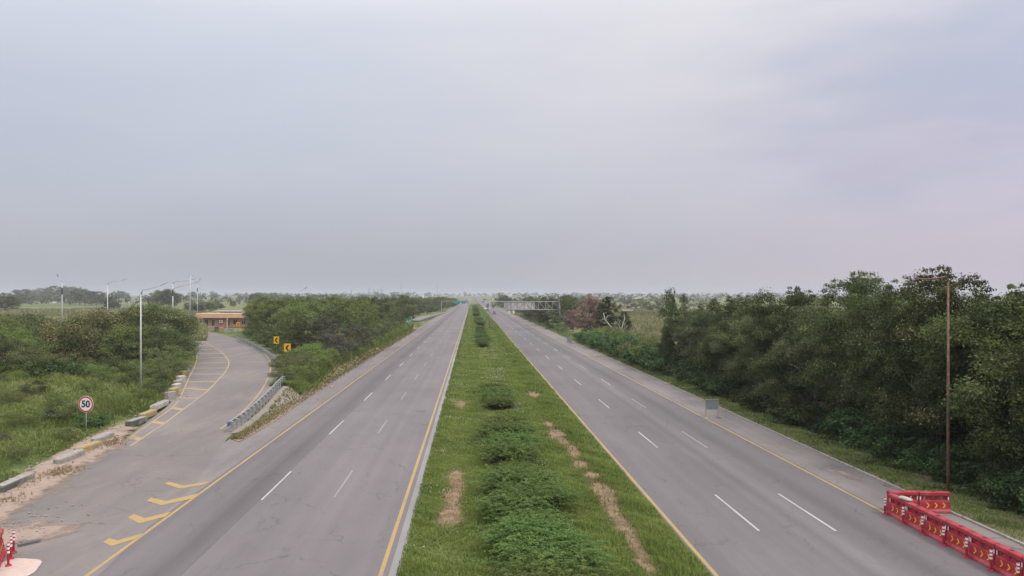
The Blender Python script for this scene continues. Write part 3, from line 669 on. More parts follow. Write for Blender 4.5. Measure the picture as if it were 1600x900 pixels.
# ------------------------------------------------------------------ right-hand tree belt
RB = [(30.5, 35.2, 10.0, 3, 'dark tree cut by the right edge of the photo', 1), (29.8, 40.4, 10.2, 4, 'bright topped tree right of the rusty lamp pole', 1.0), (31.2, 43.6, 9.6, 0, 'dark tree right behind the rusty lamp pole', .95),
      (29.5, 46.6, 11.3, 1, 'tallest crown just left of the rusty lamp pole top', .80), (29.2, 52.4, 11.1, 3, 'dark tree with upright twigs left of the rusty pole', .85), (29.6, 56.4, 11.3, 1, 'tree with tall upright twigs above the dark belt', .80),
      (28.8, 62.0, 9.4, 2, 'olive tree in the middle of the right tree belt', 1.05), (29.4, 68.0, 10.4, 0, 'tree with a pointed top right of the low dip in the belt', .9), (29.3, 75.0, 9.0, 2, 'lower olive tree at the dip of the right tree belt', 1.0),
      (29.8, 82.0, 9.7, 0, 'rounded tree above the blank grey sign board', 1.05), (29.4, 89.5, 9.2, 2, 'grey green tree second from the far end of the belt', 1.05), (28.9, 97.0, 8.8, 3, 'dark tree at the far end of the right belt', 1.05)]
for x, y, h, v, lb, wd in RB:
    plant((big+[brt])[v], x, y, h, lb, 'tree', 'trees of the right roadside belt', wide=wd)
for k, (x, y, h) in enumerate(((37, 40, 9.2), (37.5, 47, 9.0), (37, 54, 9.0), (37.5, 61, 9.0), (37, 69, 8.6), (38, 78, 8.2), (38, 88, 8.2), (36, 99, 7.8))):
    plant(big[k % 4], x, y, h, f'{ordinal(k+1)} tree from the right in the back row behind the right roadside belt', 'tree', 'back row of the right roadside belt')
# dark undergrowth before the belt
k = 0; y = 31.0
while y < 100:
    k += 1; x = 26.6+random.uniform(-.35, .7)+(.6 if y < 60 else 0); h = random.uniform(1.2, 2.3) if y < 75 else random.uniform(1.5, 2.6)
    plant(under[k % 2] if k % 4 else bush[2], x, y, h, f'{ordinal(k)} leafy undergrowth bush from the right edge along the foot of the right belt', 'bush', 'undergrowth along the right belt', wide=1.05)
    y += random.uniform(2.2, 3.4)
for k in range(12):
    plant(bush[2], 32.6+random.uniform(-.6, .6)+.06*max(0, k-6), 33+k*6.1, random.uniform(3.6, 4.4), f'{ordinal(k+1)} dark shrub from the right under the crowns of the right belt', 'shrub', 'shrubs under the right belt crowns', wide=1.25)
# taller shrubs in the gap beyond the belt
y = 100.0; k = 0
while y < 172:
    k += 1
    plant(creeper[k % 2] if k % 3 else bush[(k//3) % 2], 26.0+random.uniform(-.5, .9), y, random.uniform(2.2, 3.4), f'{ordinal(k)} green shrub past the far end of the right belt towards the sign gantry', 'shrub', 'shrubs between the belt and the gantry', wide=1.1)
    if k % 2: plant(bush[k % 3], 30.5+random.uniform(-1, 1), y+2, random.uniform(2.6, 3.8), f'{ordinal(k//2+1)} shrub of the back row past the far end of the right belt', 'shrub', 'back row of shrubs past the belt')
    y += random.uniform(3.2, 4.8)

# dead and odd trees near the gantry
dry = make_tree('dead_brown_tree', 210, 9.6, 2.9, .3, 150, 420, .32, 'leaf_brown', .22, aspect=.2, droop=1.4, plumes=5, kind_limbs=12)
plant(dry, 30.2, 190, 10.2, 'dead brown tree still holding its withered leaves', 'tree', wide=1.05)
plant(dry, 29.4, 216, 6.2, 'smaller rusty brown tree left of the big dead brown tree', 'tree', wide=.8)
cyp = make_tree('conical_tree', 215, 10, 2.2, .4, 110, 900, .22, 'leaf_dark', .2, plumes=6)
plant(cyp, 33.8, 186, 10.0, 'narrow dark tree right of the dead brown tree', 'tree', wide=.95)
plant(cyp, 36.5, 178, 6.6, 'short dark tree behind the bleached bare tree', 'tree', wide=1.2)
def bare_tree(seed, h, spread, n, r0, label, loc, m_='bleached', fork=True):
    r = np.random.default_rng(seed); root = empty('bare_tree', loc, 0, label, 'tree'); mb = MB(); tips = limbs(mb, r, h, spread, n, r0, z0=.3, bend=1.2)
    if fork:
        tw = mb
        for t in tips:
            for q in range(3): e = t+Vector((r.normal()*.5, r.normal()*.5, .3+.7*r.random())); tw.tube([t, e], [.025, .008], 4)
    mb.build('trunk', M[m_], root, smooth=True)
    return root
t = bare_tree(221, 7.0, 2.6, 3, .2, 'bleached bare tree with forked limbs beside the narrow dark tree', (33.4, 168, 0), fork=False)
bl = MB(); bl.tube([(0, 0, .8), (-1.6, 0, 3.0), (-3.2, .2, 5.0), (-3.6, .2, 6.6)], [.2, .17, .13, .07], 7).tube([(0, 0, .8), (.5, 0, 3), (1.2, .1, 5.2), (1.1, .1, 6.3)], [.17, .14, .1, .05], 7).tube([(-3.2, .2, 5.0), (-2.5, .2, 6.0)], [.09, .05], 6).tube([(.3, 0, 2.2), (1.8, 0, 1.8), (2.6, 0, .9)], [.13, .1, .06], 6); bl.build('limb', M['bleached'], t, smooth=True)
bare_tree(222, 4.6, 1.6, 5, .12, 'small bleached bare tree right of the forked bleached tree', (37.5, 166, 0))
bare_tree(224, 12.6, 3.4, 14, .2, 'leafless grey tree rising over the far end of the right belt', (31.5, 106, 0), m_='bark')
bare_tree(227, 5.5, 1.8, 7, .09, 'leafless thin sapling beside the right gantry post', (25.8, 214, 0), m_='bark')
plant(mid[1], 27.4, 101, 10.6, 'slim leafy tree at the tip of the right belt', 'tree', wide=.42)
# trees beside and behind the gantry
GT = [(29.5, 232, 9.6, 1), (27.0, 262, 9.4, 1), (30, 290, 9.2, 0), (26.0, 322, 9.6, 1), (27.5, 360, 9.0, 1), (25.5, 410, 8.2, 2), (25.5, 300, 7.4, 3), (33, 250, 10.0, 1), (24.5, 470, 8.6, 1), (24.8, 560, 9.6, 1), (26, 610, 10.4, 1), (24.5, 660, 8.2, 0)]
for k, (x, y, h, v) in enumerate(GT):
    plant(mid[v], x, y, h, f'{ordinal(k+1)} dark tree beside the road behind the sign gantry on the right', 'tree', 'trees behind the right sign gantry', wide=1.2)
for k in range(12):
    y = 205+k*14; plant(bush[k % 3], 24.6+random.uniform(-.3, 1.5), y, random.uniform(1.4, 3), f'{ordinal(k+1)} roadside bush beyond the right gantry post', 'bush', 'bushes beyond the right gantry post', wide=1.2)

# ------------------------------------------------------------------ left thicket between slip road and highway
TH = []
def ramp_edge_x(y): 
    d = np.abs(ri[:, 1]-y); d[:40] += 0; k = int(np.argmin(np.where(ri[:, 1] > 75, d, 1e9))); return ri[k, 0]
r_ = np.random.default_rng(5)
cand = []
y = 100.0
while y < 300:
    xl = max(ramp_edge_x(y)+4.6, (378-VU)/F*y+4.0) if y < 190 else (385-VU)/F*y+4
    xr = -21.8-(.8 if y > 160 else 0)
    x = xr-r_.uniform(0, 1.2)-1.6
    while x > xl:
        cand.append((x, y+r_.uniform(-1.6, 1.6))); x -= r_.uniform(4.6, 6.4)
    y += 7.5 if y < 150 else (10 if y < 200 else 17)
k = 0
for x, y in sorted(cand, key=lambda p: p[1]):
    u = VU+x/y*F
    if u < 372 or (y > 148 and u < 402) or (x < -55 and y > 225): continue
    h = (5.2 if y < 106 else 6.2 if y < 118 else 7.0 if y < 140 else 7.6)+r_.uniform(-.7, .9)+(.8 if 600 < u < 700 else 0)
    k += 1; v = (3 if r_.random() < .10 and y < 150 else int(r_.integers(0, 3)))
    plant(mid[v], x, y, h, f'{ordinal(k) if k < 70 else "farther"} tree from the near tip of the thicket between slip road and highway', 'tree', 'thicket between slip road and highway', wide=1.12)
# near low bushes at the thicket's tip
LT = [(-20.4, 79.5, 1.5, 0), (-19.3, 81.0, 1.6, 1), (-18.6, 83.5, 1.2, 0), (-20.9, 84.0, 2.0, 0), (-22.2, 87, 1.7, 0), (-19.9, 88.5, 2.0, 0), (-18.9, 86.5, 1.2, 1), (-19.2, 92, 2.0, 1), (-21.3, 91, 2.3, 0), (-23.2, 93, 1.4, 1), (-25.0, 96.5, 1.3, 3), (-19.4, 96, 2.2, 1), (-21.4, 97, 2.6, 1), (-23.4, 98.5, 1.5, 1), (-24.6, 101, 1.5, 0), (-25.6, 105, 1.6, 0), (-27.0, 110, 1.9, 0), (-19.9, 101, 2.4, 3), (-21.9, 102.5, 2.6, 1), (-20.4, 106, 3.8, 3), (-23.0, 108, 3.4, 2), (-28.6, 114, 2.0, 2), (-20.4, 113, 3.8, 2), (-20.3, 120, 3.6, 2), (-20.5, 128, 3.8, 3), (-20.7, 137, 3.2, 2), (-20.8, 147, 3.6, 0), (-21.0, 158, 3.6, 2), (-31.0, 120, 2.2, 2), (-34.4, 128, 2.6, 2), (-37.8, 136, 3.0, 2), (-42.0, 146, 3.4, 2), (-46.0, 155, 2.8, 2), (-21.1, 170, 3.4, 2), (-21.3, 184, 3.4, 0), (-21.4, 200, 3.4, 2), (-22.5, 216, 4, 2)]
for k, (x, y, h, v) in enumerate(LT):
    plant(bush[v], x, y, h, f'{ordinal(k+1)} low bush from the guardrail along the thicket edge', 'bush', 'low bushes fringing the thicket', wide=1.15)
# far trees along the left verge of the highway
for k in range(26):
    y = 305+k*17; plant(mid[int(r_.integers(0, 3))], -31.5+max(0, (y-300))*.035+r_.uniform(-1.5, 1.5)-(5 if k % 3 == 0 else 0), y, r_.uniform(7.6, 9.6)*(1 if y < 600 else .85), f'{ordinal(k+1)} tree of the far roadside row left of the highway', 'tree', 'far roadside row left of the highway', wide=1.25)

# ------------------------------------------------------------------ left scrub
SC = [  # x, y, h, kind
    (-52.5, 100, 7.0, 'F', 'large bush flecked with yellow dry leaves'),
    (-44.0, 97.5, 5.0, 1, 'bright green bush right of the yellow flecked bush'), (-58.0, 92, 5.0, 1, 'bright green bush left in front of the flecked bush'),
    (-60.5, 86, 5.2, 2, 'dark spreading bush in the left scrub'), (-67.0, 88, 5.4, 2, 'dark bush near the left photo edge'), (-63, 96, 6.2, 0, 'olive bush behind the dark spreading bush'),
    (-55, 86.5, 4.0, 2, 'dark bush below the flecked bush'), (-70, 97, 6.0, 0, 'olive bush behind the dark bush at the left edge'), (-57, 80.5, 2.6, 0, 'low olive bush in front of the dark scrub'),
    (-39.5, 96, 5.0, 2, 'dark bush behind the nearest lamp post'), (-36.8, 93, 3.6, 2, 'rounded dark bush beside the slip road hatching'), (-35.0, 89, 3.0, 0, 'olive bush close to the hatched slip road edge'),
    (-40.5, 105, 6.6, 2, 'tall dark bush left of the slip road'), (-37.6, 101, 4.4, 2, 'dark bush at the bend of the slip road'), (-43.5, 113, 7.6, 0, 'olive tree sized bush by the double lamp'), (-40.4, 112, 5.8, 2, 'dark bush right of the double lamp'),
    (-47.5, 121, 7.6, 2, 'dark rounded bush behind the double lamp'), (-44.5, 122, 6.0, 0, 'bush beside the far bend of the slip road'), (-52, 133, 6.4, 0, 'bush at the far inner bend of the slip road'), (-48.5, 133, 4.2, 3, 'dusky pink bush at the far bend of the slip road'),
    (-50, 110, 6.6, 0, 'olive bush behind the flecked bush'), (-58, 112, 6.8, 0, 'broad olive bush beyond the flecked bush'), (-66, 110, 6.8, 2, 'dark bush beyond the left scrub'), (-76, 108, 6.2, 0, 'olive bush far left beyond the scrub'), (-73, 121, 7.0, 2, 'dark bush under the far left lamp'),
    (-82, 124, 6.8, 0, 'olive bush at the far left'), (-64, 126, 6.6, 0, 'grey olive bush below the lamp pair'), (-57, 140, 6.4, 2, 'dark bush below the second lamp'), (-91, 145, 6.8, 2, 'dark tree like bush at the left edge'), (-77, 150, 6.2, 0, 'olive bush left of the far lamp'), (-66, 160, 5.0, 0, 'low bush before the white rubble'),
    (-40.8, 84, 2.4, 2, 'dark leafy low bush behind the speed sign'), (-47.5, 77, 1.5, 1, 'low green bush left of the lamp foot'), (-42, 71, 1.6, 2, 'dark leafy clump in the left weeds'), (-33.6, 78.5, 1.9, 0, 'grey green bush beside the kerb blocks'), (-50, 84, 3.0, 0, 'olive bush in the weeds before the flecked bush'), (-33.8, 83, 2.3, 0, 'bush hanging over the far kerb blocks'), (-33.6, 60.5, 1.6, 2, 'dark leafy bush beside the speed sign'), (-37, 66, 1.3, 1, 'low weed bush left of the speed sign'), (-46, 64, 1.4, 1, 'bright weed bush by the left edge'),
]
protoscr = {'F': flecked, 0: bush[0], 1: bush[1], 2: bush[2], 3: bush[3]}
scrub_big = {k: make_bush('scrub_bush', 230+k, 6, 4.6, 110, 120, .22, lm, plumes=4) for k, lm in ((0, 'leaf_olive'), (1, 'leaf_bright'), (2, 'leaf_dark'))}
left_line = np.concatenate([trace([(-140, 850), (0, 765), (60, 733), (140, 692), (200, 662), (262, 628), (285, 604), (300, 577)], 60), trace([(303, 563), (300, 545), (296, 530), (286, 516)], 40)])
for x, y, h, kd, lb in SC:
    if kd != 'F' and y > 76: x = min(x, float(np.interp(y, left_line[:, 1], left_line[:, 0]))-.86*h*1.1)
    if y > 88: h = min(h, (9.2-((489 if VU+x/y*F < 205 else 475)-VV)/F*y)/1.13)
    pr = flecked if kd == 'F' else (scrub_big[kd] if h > 3.9 and kd in scrub_big else protoscr[kd])
    plant(pr, x, y, h, lb, 'bush', 'scrub left of the slip road', wide=1.1 if kd != 'F' else .95)

rw = np.random.default_rng(88); pts_ = []
while len(pts_) < 40:
    y = 36+60*rw.random()**.8; kx = float(np.interp(y, left_line[:, 1], left_line[:, 0])); x = kx-.9-rw.random()**1.3*34
    if x < -.66*y-4 or any((x-a)**2+(y-b)**2 < 2.2 for a, b in pts_): continue
    pts_.append((x, y))
for k, (x, y) in enumerate(sorted(pts_, key=lambda p: p[1])):
    h = rw.uniform(.45, 1.0)+.012*(y-33)+(.5 if rw.random() < .2 else 0); q = rw.random(); pr = bush[0] if q < .30 else bush[1] if q < .75 else creeper[k % 2] if q < .86 else bush[2] if q < .93 else bush[3]
    plant(pr, x, y, h, f'{ordinal(k+1) if k < 69 else "farther"} nearest low bush in the rough weeds left of the kerb blocks', 'bush', 'low bushes in the left weeds', wide=rw.uniform(.9, 1.35))
# far hedges and field trees on the left and right
def tree_row(pts, label, grp, proto=far):
    for k, (u, v, hp) in enumerate(pts):
        y = CAM_H*F/(v-VV) if v > VV+2 else 900; y = min(y, 1500); x = (u-VU)/F*y; h = max(hp/F*y, 2)
        plant(proto[k % len(proto)], x, y, h, f'{ordinal(k+1)} {label}', 'tree', grp, wide=random.uniform(1.0, 1.4))
tree_row([(8, 487, 22), (20, 484, 20), (2, 480, 22), (34, 474, 20), (45, 473, 19), (30, 476, 18), (50, 476, 12), (66, 475, 14), (75, 474, 16), (90, 473, 24), (103, 474, 18), (117, 475, 20), (125, 476, 22), (133, 476, 22), (141, 476, 21), (150, 477, 20), (158, 476, 16), (166, 479, 13), (172, 483, 18), (178, 484, 14), (183, 470, 14), (190, 470, 12), (196, 470, 11), (118, 473, 24), (72, 471, 18), (60, 470, 17), (110, 470, 18)], 'dark tree from the left in the field hedge beyond the scrub', 'field hedge beyond the left scrub')
tree_row([(240, 480, 18), (248, 480, 24), (256, 481, 26), (264, 481, 27), (271, 480, 22), (252, 478, 22), (297, 488, 14), (304, 489, 15), (312, 489, 14), (320, 487, 14), (328, 487, 14), (336, 486, 16), (303, 470, 12), (333, 470, 12), (364, 480, 10), (396, 478, 18), (402, 477, 18), (408, 479, 16), (392, 482, 10), (346, 483, 8), (416, 473, 14), (428, 471, 12), (375, 472, 10)], 'dark tree from the left in the fields behind the brick office', 'field trees behind the brick office')
tree_row([(1008, 484, 7), (990, 480, 8), (980, 477, 9), (1000, 475, 8), (1016, 486, 9), (1030, 480, 9), (1040, 476, 8), (970, 474, 8), (955, 472, 7), (900, 476, 10), (888, 478, 12), (1060, 470, 8), (960, 482, 7), (885, 471, 8), (912, 472, 8)], 'tree on the plain beyond the right belt', 'plain trees beyond the right belt')
# masses of far-off woodland
def wood(name, pts, n, seed, h0, lm='leaf_dark'):
    r = np.random.default_rng(seed); C = []; Q = []
    for _ in range(n):
        a, b = pts[r.integers(0, len(pts)-1)], None; i_ = r.integers(0, len(pts)-1); t = r.random()
        x = pts[i_][0]*(1-t)+pts[i_+1][0]*t+r.normal()*30; y = pts[i_][1]*(1-t)+pts[i_+1][1]*t+r.normal()*40; hh = h0*r.uniform(.55, 1.25)
        for k in range(4): C.append(np.array([x+r.normal()*hh*.25, y+r.normal()*hh*.25, float(hgt(x, y))+hh*(.2+.75*r.random())])); Q.append(hh*r.uniform(.25, .42))
    V, Fc, T = puff_leaves(r, C, Q, .9, 2.4, .7); return tag(np_mesh(name, V, Fc, M[lm], T), kind='stuff')
wood('far_woodland', [(-900, 900), (-500, 850), (-250, 900), (-120, 980)], 240, 301, 9)
wood('far_woodland', [(-1300, 1400), (-500, 1300), (-150, 1500)], 260, 302, 11)
wood('far_woodland', [(40, 1000), (250, 1100), (600, 1200)], 240, 303, 8)
wood('far_woodland', [(60, 1700), (500, 1800), (1300, 1900)], 300, 304, 10)
wood('far_woodland', [(-700, 2200), (0, 2400), (900, 2300)], 320, 305, 11)
wood('far_woodland', [(60, 520), (160, 600), (300, 640)], 60, 306, 5, 'leaf_olive')

# ------------------------------------------------------------------ grass and weeds
def blades(r, P, hgt_, wid, n, lean=.5, bend=.5):
    """n blades per tuft; each blade a bent triangle pair"""
    k = len(P); P = np.repeat(P, n, 0); H = np.repeat(hgt_, n)*r.uniform(.5, 1.25, k*n); W = np.repeat(wid, n)*r.uniform(.7, 1.3, k*n)
    a = r.uniform(0, 6.283, k*n); d = np.stack([np.cos(a), np.sin(a), np.zeros(k*n)], -1); s_ = np.stack([-np.sin(a), np.cos(a), np.zeros(k*n)], -1)
    base = P+d*(H*.25*r.uniform(0, 1, k*n))[:, None]; ln = (lean*r.uniform(.1, 1.3, k*n)*H)[:, None]
    midp = base+d*ln*.4+np.stack([0*H, 0*H, H*.6], -1); tip = base+d*ln+np.stack([0*H, 0*H, H*r.uniform(.75, 1, k*n)], -1)
    V = np.stack([base-s_*W[:, None]/2, base+s_*W[:, None]/2, midp+s_*W[:, None]*.4, tip, midp-s_*W[:, None]*.4], 1)
    V4 = V[:, [0, 1, 2, 4]].reshape(-1, 3); V3 = V[:, [4, 2, 3, 3]].reshape(-1, 3)
    m_ = k*n; F4 = np.arange(4*m_).reshape(m_, 4); T = np.clip(.5+.2*r.normal(size=m_), 0, 1)
    tri = V[:, [4, 2, 3]].reshape(-1, 3); return V4, F4, tri, T
def grass_obj(name, P, h, wd, n, m_, seed, tb=None, **kw):
    r = np.random.default_rng(seed); V4, F4, tri, T = blades(r, P, h, wd, n, **kw)
    if tb is not None: T = np.clip(T*.55+np.repeat(tb, n)*.65-.1, 0, 1)
    # close the tip as a thin quad so every face has four corners
    q = tri.reshape(-1, 3, 3); V3 = np.stack([q[:, 0], q[:, 1], q[:, 2], q[:, 2]+(q[:, 0]-q[:, 1])*.08], 1).reshape(-1, 3)
    V = np.concatenate([V4, V3]); Fc = np.concatenate([F4, np.arange(len(V3)).reshape(-1, 4)+len(V4)])
    return tag(np_mesh(name, V, Fc, m_, np.concatenate([T, T])), kind='stuff')
def vnoise(x, y, s, seed=0):
    return .5+.25*(np.sin(x*s+seed)+np.sin(y*s*.8+1.7*np.sin(x*s*.6+seed)))*.9+.2*np.sin((x+y)*s*1.9+seed*3)
r = np.random.default_rng(50)
P = []; Hh = []; Ww = []
for y0, y1, dens, h, wd in ((24, 48, 150, .17, .022), (48, 75, 75, .19, .034), (75, 120, 28, .22, .06), (120, 220, 9, .26, .12), (220, 450, 2.6, .34, .26), (450, 900, .7, .4, .5)):
    n = int((y1-y0)*11.9*dens); x = r.uniform(-2.85, 8.88, n); y = r.uniform(y0, y1, n)
    keep = np.ones(n, bool)
    for bx, by, rx, ry in BARE: keep &= (((x-bx)/rx)**2+((y-by)/ry)**2 > r.uniform(.25, 1.5, n)) | (r.random(n) < .03)
    x, y = x[keep], y[keep]; edge = np.minimum(x+2.85, 9.05-x)
    z = np.array([zmed(a, b) for a, b in zip(x, y)]) if y0 < 100 else .08+0*x
    hh = h*(.45+.75*vnoise(x, y, .9, 2)+.5*vnoise(x, y, 2.6, 7)**2)*(1.0+.5*(x > 6.5))*np.clip(.6+edge, .5, 1)
    P.append(np.stack([x, y, z], -1)); Hh.append(hh); Ww.append(0*x+wd)
P = np.concatenate(P); grass_obj('grass', P, np.concatenate(Hh), np.concatenate(Ww), 4, M['grass'], 51, tb=np.clip(.5+1.1*(.5*vnoise(P[:, 0], P[:, 1], .55, 1)+.5*vnoise(P[:, 0], P[:, 1], 1.9, 4)-.5), 0, 1))
# clover heads
n = 5200; x = r.uniform(-2.4, 4.6, n); y = 30+75*r.random(n)**1.1; kk = vnoise(x, y, .7, 5) > .62; x, y = x[kk], y[kk]
c = np.stack([x, y, .26+.06*r.random(len(x))], -1); V, Fc = cards(c, r.normal(size=(len(x), 3)), np.tile([0, -.4, 1.], (len(x), 1)), .05+.012*(y/40), .05+.012*(y/40))
tag(np_mesh('clover_flowers', V, Fc, M['flower'], r.random(len(x))), kind='stuff')
# straw over the bare patches
P = []
for bx, by, rx, ry in BARE:
    n = int(170*rx*ry)+30; a = r.uniform(0, 6.28, n); q = 1.25*np.sqrt(r.random(n)); P.append(np.stack([bx+rx*q*np.cos(a), by+ry*q*np.sin(a), 0*a+.12], -1))
P = np.concatenate(P); grass_obj('dry_straw', P, np.full(len(P), .11), np.full(len(P), .013), 3, M['dry_grass'], 53, lean=2.2)
# right verge
P = []; Hh = []; Ww = []
for y0, y1, dens, h, wd in ((26, 60, 55, .20, .03), (60, 110, 22, .24, .06), (110, 200, 7, .3, .12), (200, 420, 2, .4, .25)):
    n = int((y1-y0)*4.2*dens); x = 23.25+4.2*r.random(n)**.8; y = r.uniform(y0, y1, n); P.append(np.stack([x, y, 0*x+.03], -1)); Hh.append(h*(.4+1.1*vnoise(x, y, 1.3, 3))*np.clip((x-22.9)*.9, .35, 1.2)); Ww.append(0*x+wd)
P = np.concatenate(P); grass_obj('verge_grass', P, np.concatenate(Hh), np.concatenate(Ww), 4, M['weeds'], 54, tb=np.clip(vnoise(P[:, 0], P[:, 1], .9, 4)*.9, 0, 1))
# creeping leaves on the right verge
n = 26000; x = 24.2+3.6*r.random(n)**.75; y = 27+85*r.random(n)**1.3; kk = vnoise(x, y, 1.1, 8)+.25*(x-25) > .5; x, y = x[kk], y[kk]
c = np.stack([x, y, .05+.35*r.random(len(x))*np.clip((x-24), .2, 1.4)], -1); nn = np.stack([.5*r.normal(size=len(x)), .5*r.normal(size=len(x)), 1+0*x], -1); ln = .16+.0012*y
V, Fc = cards(c, np.cross(nn, r.normal(size=(len(x), 3))), nn, ln, ln*.65); tag(np_mesh('creeping_plants', V, Fc, M['leaf_creeper'], np.clip(.4+.25*r.normal(size=len(x)), 0, 1)), kind='stuff')
# left weeds: between the kerb blocks and the scrub
kerbline = trace([(-140, 850), (0, 765), (60, 733), (140, 692), (200, 662), (262, 628), (285, 604), (300, 576)], 60)
left_border = np.concatenate([kerbline, trace([(303, 563), (300, 545), (294, 531), (284, 521), (262, 514), (230, 510)], 60)])
def inside_left(x, y):
    kx = np.interp(y, left_border[:, 1], left_border[:, 0]); return x < kx-.5-(y > 95)*1.5
def left_scatter(n, y0, y1, xmin, pw=1.0):
    y = y0+(y1-y0)*r.random(n)**pw; x = r.uniform(xmin, -20, n); k = inside_left(x, y) & (x > -(.66*y+3)); return x[k], y[k]
P = []; Hh = []; Ww = []
for y0, y1, n, h, wd in ((29, 48, 26000, .38, .035), (48, 72, 34000, .55, .045), (72, 105, 16000, .7, .075), (105, 200, 9000, .9, .18)):
    x, y = left_scatter(n, y0, y1, -80 if y1 < 110 else -130); z = hgt(x, y)-.02; q = vnoise(x, y, .5, 6)
    dist = np.interp(y, kerbline[:, 1], kerbline[:, 0])-x
    k = (q+.12*dist > .42) | (r.random(len(x)) < .25); x, y, z, q, dist = x[k], y[k], z[k], q[k], dist[k]
    P.append(np.stack([x, y, z], -1)); Hh.append(h*(.35+1.1*q)*np.clip(.35+dist*.35, .35, 1.15)); Ww.append(0*x+wd)
P = np.concatenate(P); grass_obj('weeds', P, np.concatenate(Hh), np.concatenate(Ww), 4, M['weeds'], 56, tb=np.clip(vnoise(P[:, 0], P[:, 1], .33, 9), 0, 1), lean=.7)
x, y = left_scatter(60000, 30, 100, -72); q = vnoise(x, y, .6, 12); k = q > .55; x, y, q = x[k], y[k], q[k]
c = np.stack([x, y, hgt(x, y)+r.random(len(x))*(.35+.9*(q-.5))], -1); nn = np.stack([.7*r.normal(size=len(x)), .7*r.normal(size=len(x)), .8+0*x], -1); ln = .13+.0016*y
V, Fc = cards(c, np.cross(nn, r.normal(size=(len(x), 3))), nn, ln, ln*.5); tag(np_mesh('broad_leaf_weeds', V, Fc, M['leaf_bright'], np.clip(.45+.25*r.normal(size=len(x)), 0, 1)), kind='stuff')
# dry grass tufts by the kerb and in the litter strip
P = []
for u, v, n in ((80, 742, 130), (100, 735, 90), (175, 690, 140), (165, 696, 90), (5, 783, 80), (250, 612, 60), (30, 760, 40)):
    p = G(u, v); P.append(np.stack([p.x+r.normal(size=n)*.45, p.y+r.normal(size=n)*.7, 0*r.random(n)+p.z], -1))
n = 3400; yy = 54+160*r.random(n)**1.3; P.append(np.stack([-16.7-r.random(n)**.7*np.clip((yy-50)*.07, .9, 2.6), yy, hgt(-17.5-0*yy, yy)+.03], -1))
P = np.concatenate(P); grass_obj('dry_grass', P, r.uniform(.06, .26, len(P)), .02+.0005*P[:, 1], 4, M['dry_grass'], 58, lean=.9)
# low weeds on the embankment beside the shoulder
n = 11000; y = 77+155*r.random(n)**1.35; x = -17.9-3.2*r.random(n)**.8-.6*ss(84, 100, y); P = np.stack([x, y, hgt(x, y)], -1)
grass_obj('weeds', P, (.35+.7*vnoise(x, y, .8, 3))*(.6+.3*(y/100)), .045+.0011*(y-60), 4, M['weeds'], 60, tb=np.clip(vnoise(x, y, .5, 2), 0, 1), lean=.8)
# tall grass of the fields either side
n = 15000; y = 170+380*r.random(n)**1.2; x = np.where(r.random(n) < .5, 36+r.random(n)*.26*y, 36+r.random(n)*.2*y); P = np.stack([x, y, 0*x-.05], -1)
grass_obj('tall_grass', P, (.5+1.5*vnoise(x, y, .09, 2))*(.8+.4*r.random(n)), .0016*y, 4, M['field_grass'], 61, tb=np.clip(vnoise(x, y, .05, 6), 0, 1))
n = 22000; y = 150+420*r.random(n)**1.2; x = -.36*y-r.random(n)*.34*y; P = np.stack([x, y, hgt(x, y)-.05], -1)
grass_obj('tall_grass', P, (.5+1.5*vnoise(x, y, .07, 1))*(.8+.4*r.random(n)), .0016*y, 4, M['field_grass'], 62, tb=np.clip(vnoise(x, y, .04, 3), 0, 1))
n = 3800; y = 54+170*r.random(n)**1.3; x = -17.0-r.random(n)**.6*np.clip((y-50)*.08, .7, 2.2); P = np.stack([x, y, hgt(x, y)+.02], -1)
grass_obj('weeds', P, r.uniform(.08, .32, n)+.0015*(y-54), .03+.0008*(y-54), 4, M['weeds'], 64, lean=.9)
# rubble along the kerb
mb = MB()
for _ in range(150):
    t = r.random(); i_ = int(8+t*40); p = kerbline[i_]; s_ = r.uniform(.04, .16)
    mb.box((p[0]+r.normal()*.7, p[1]+r.normal()*.9, s_*.3+float(hgt(*p))), (s_*1.5, s_, s_), r.uniform(0, 3), bev=s_*.2)
for _ in range(90):
    p = G(*[(20, 830), (45, 820), (60, 800), (12, 845)][int(r.integers(0, 4))]); s_ = r.uniform(.02, .07); mb.box((p.x+r.normal()*.8, p.y+r.normal()*.9, s_*.3+.03), (s_*1.6, s_, s_), r.uniform(0, 3), bev=s_*.2)
tag(mb.build('rubble', M['conc']), kind='stuff')

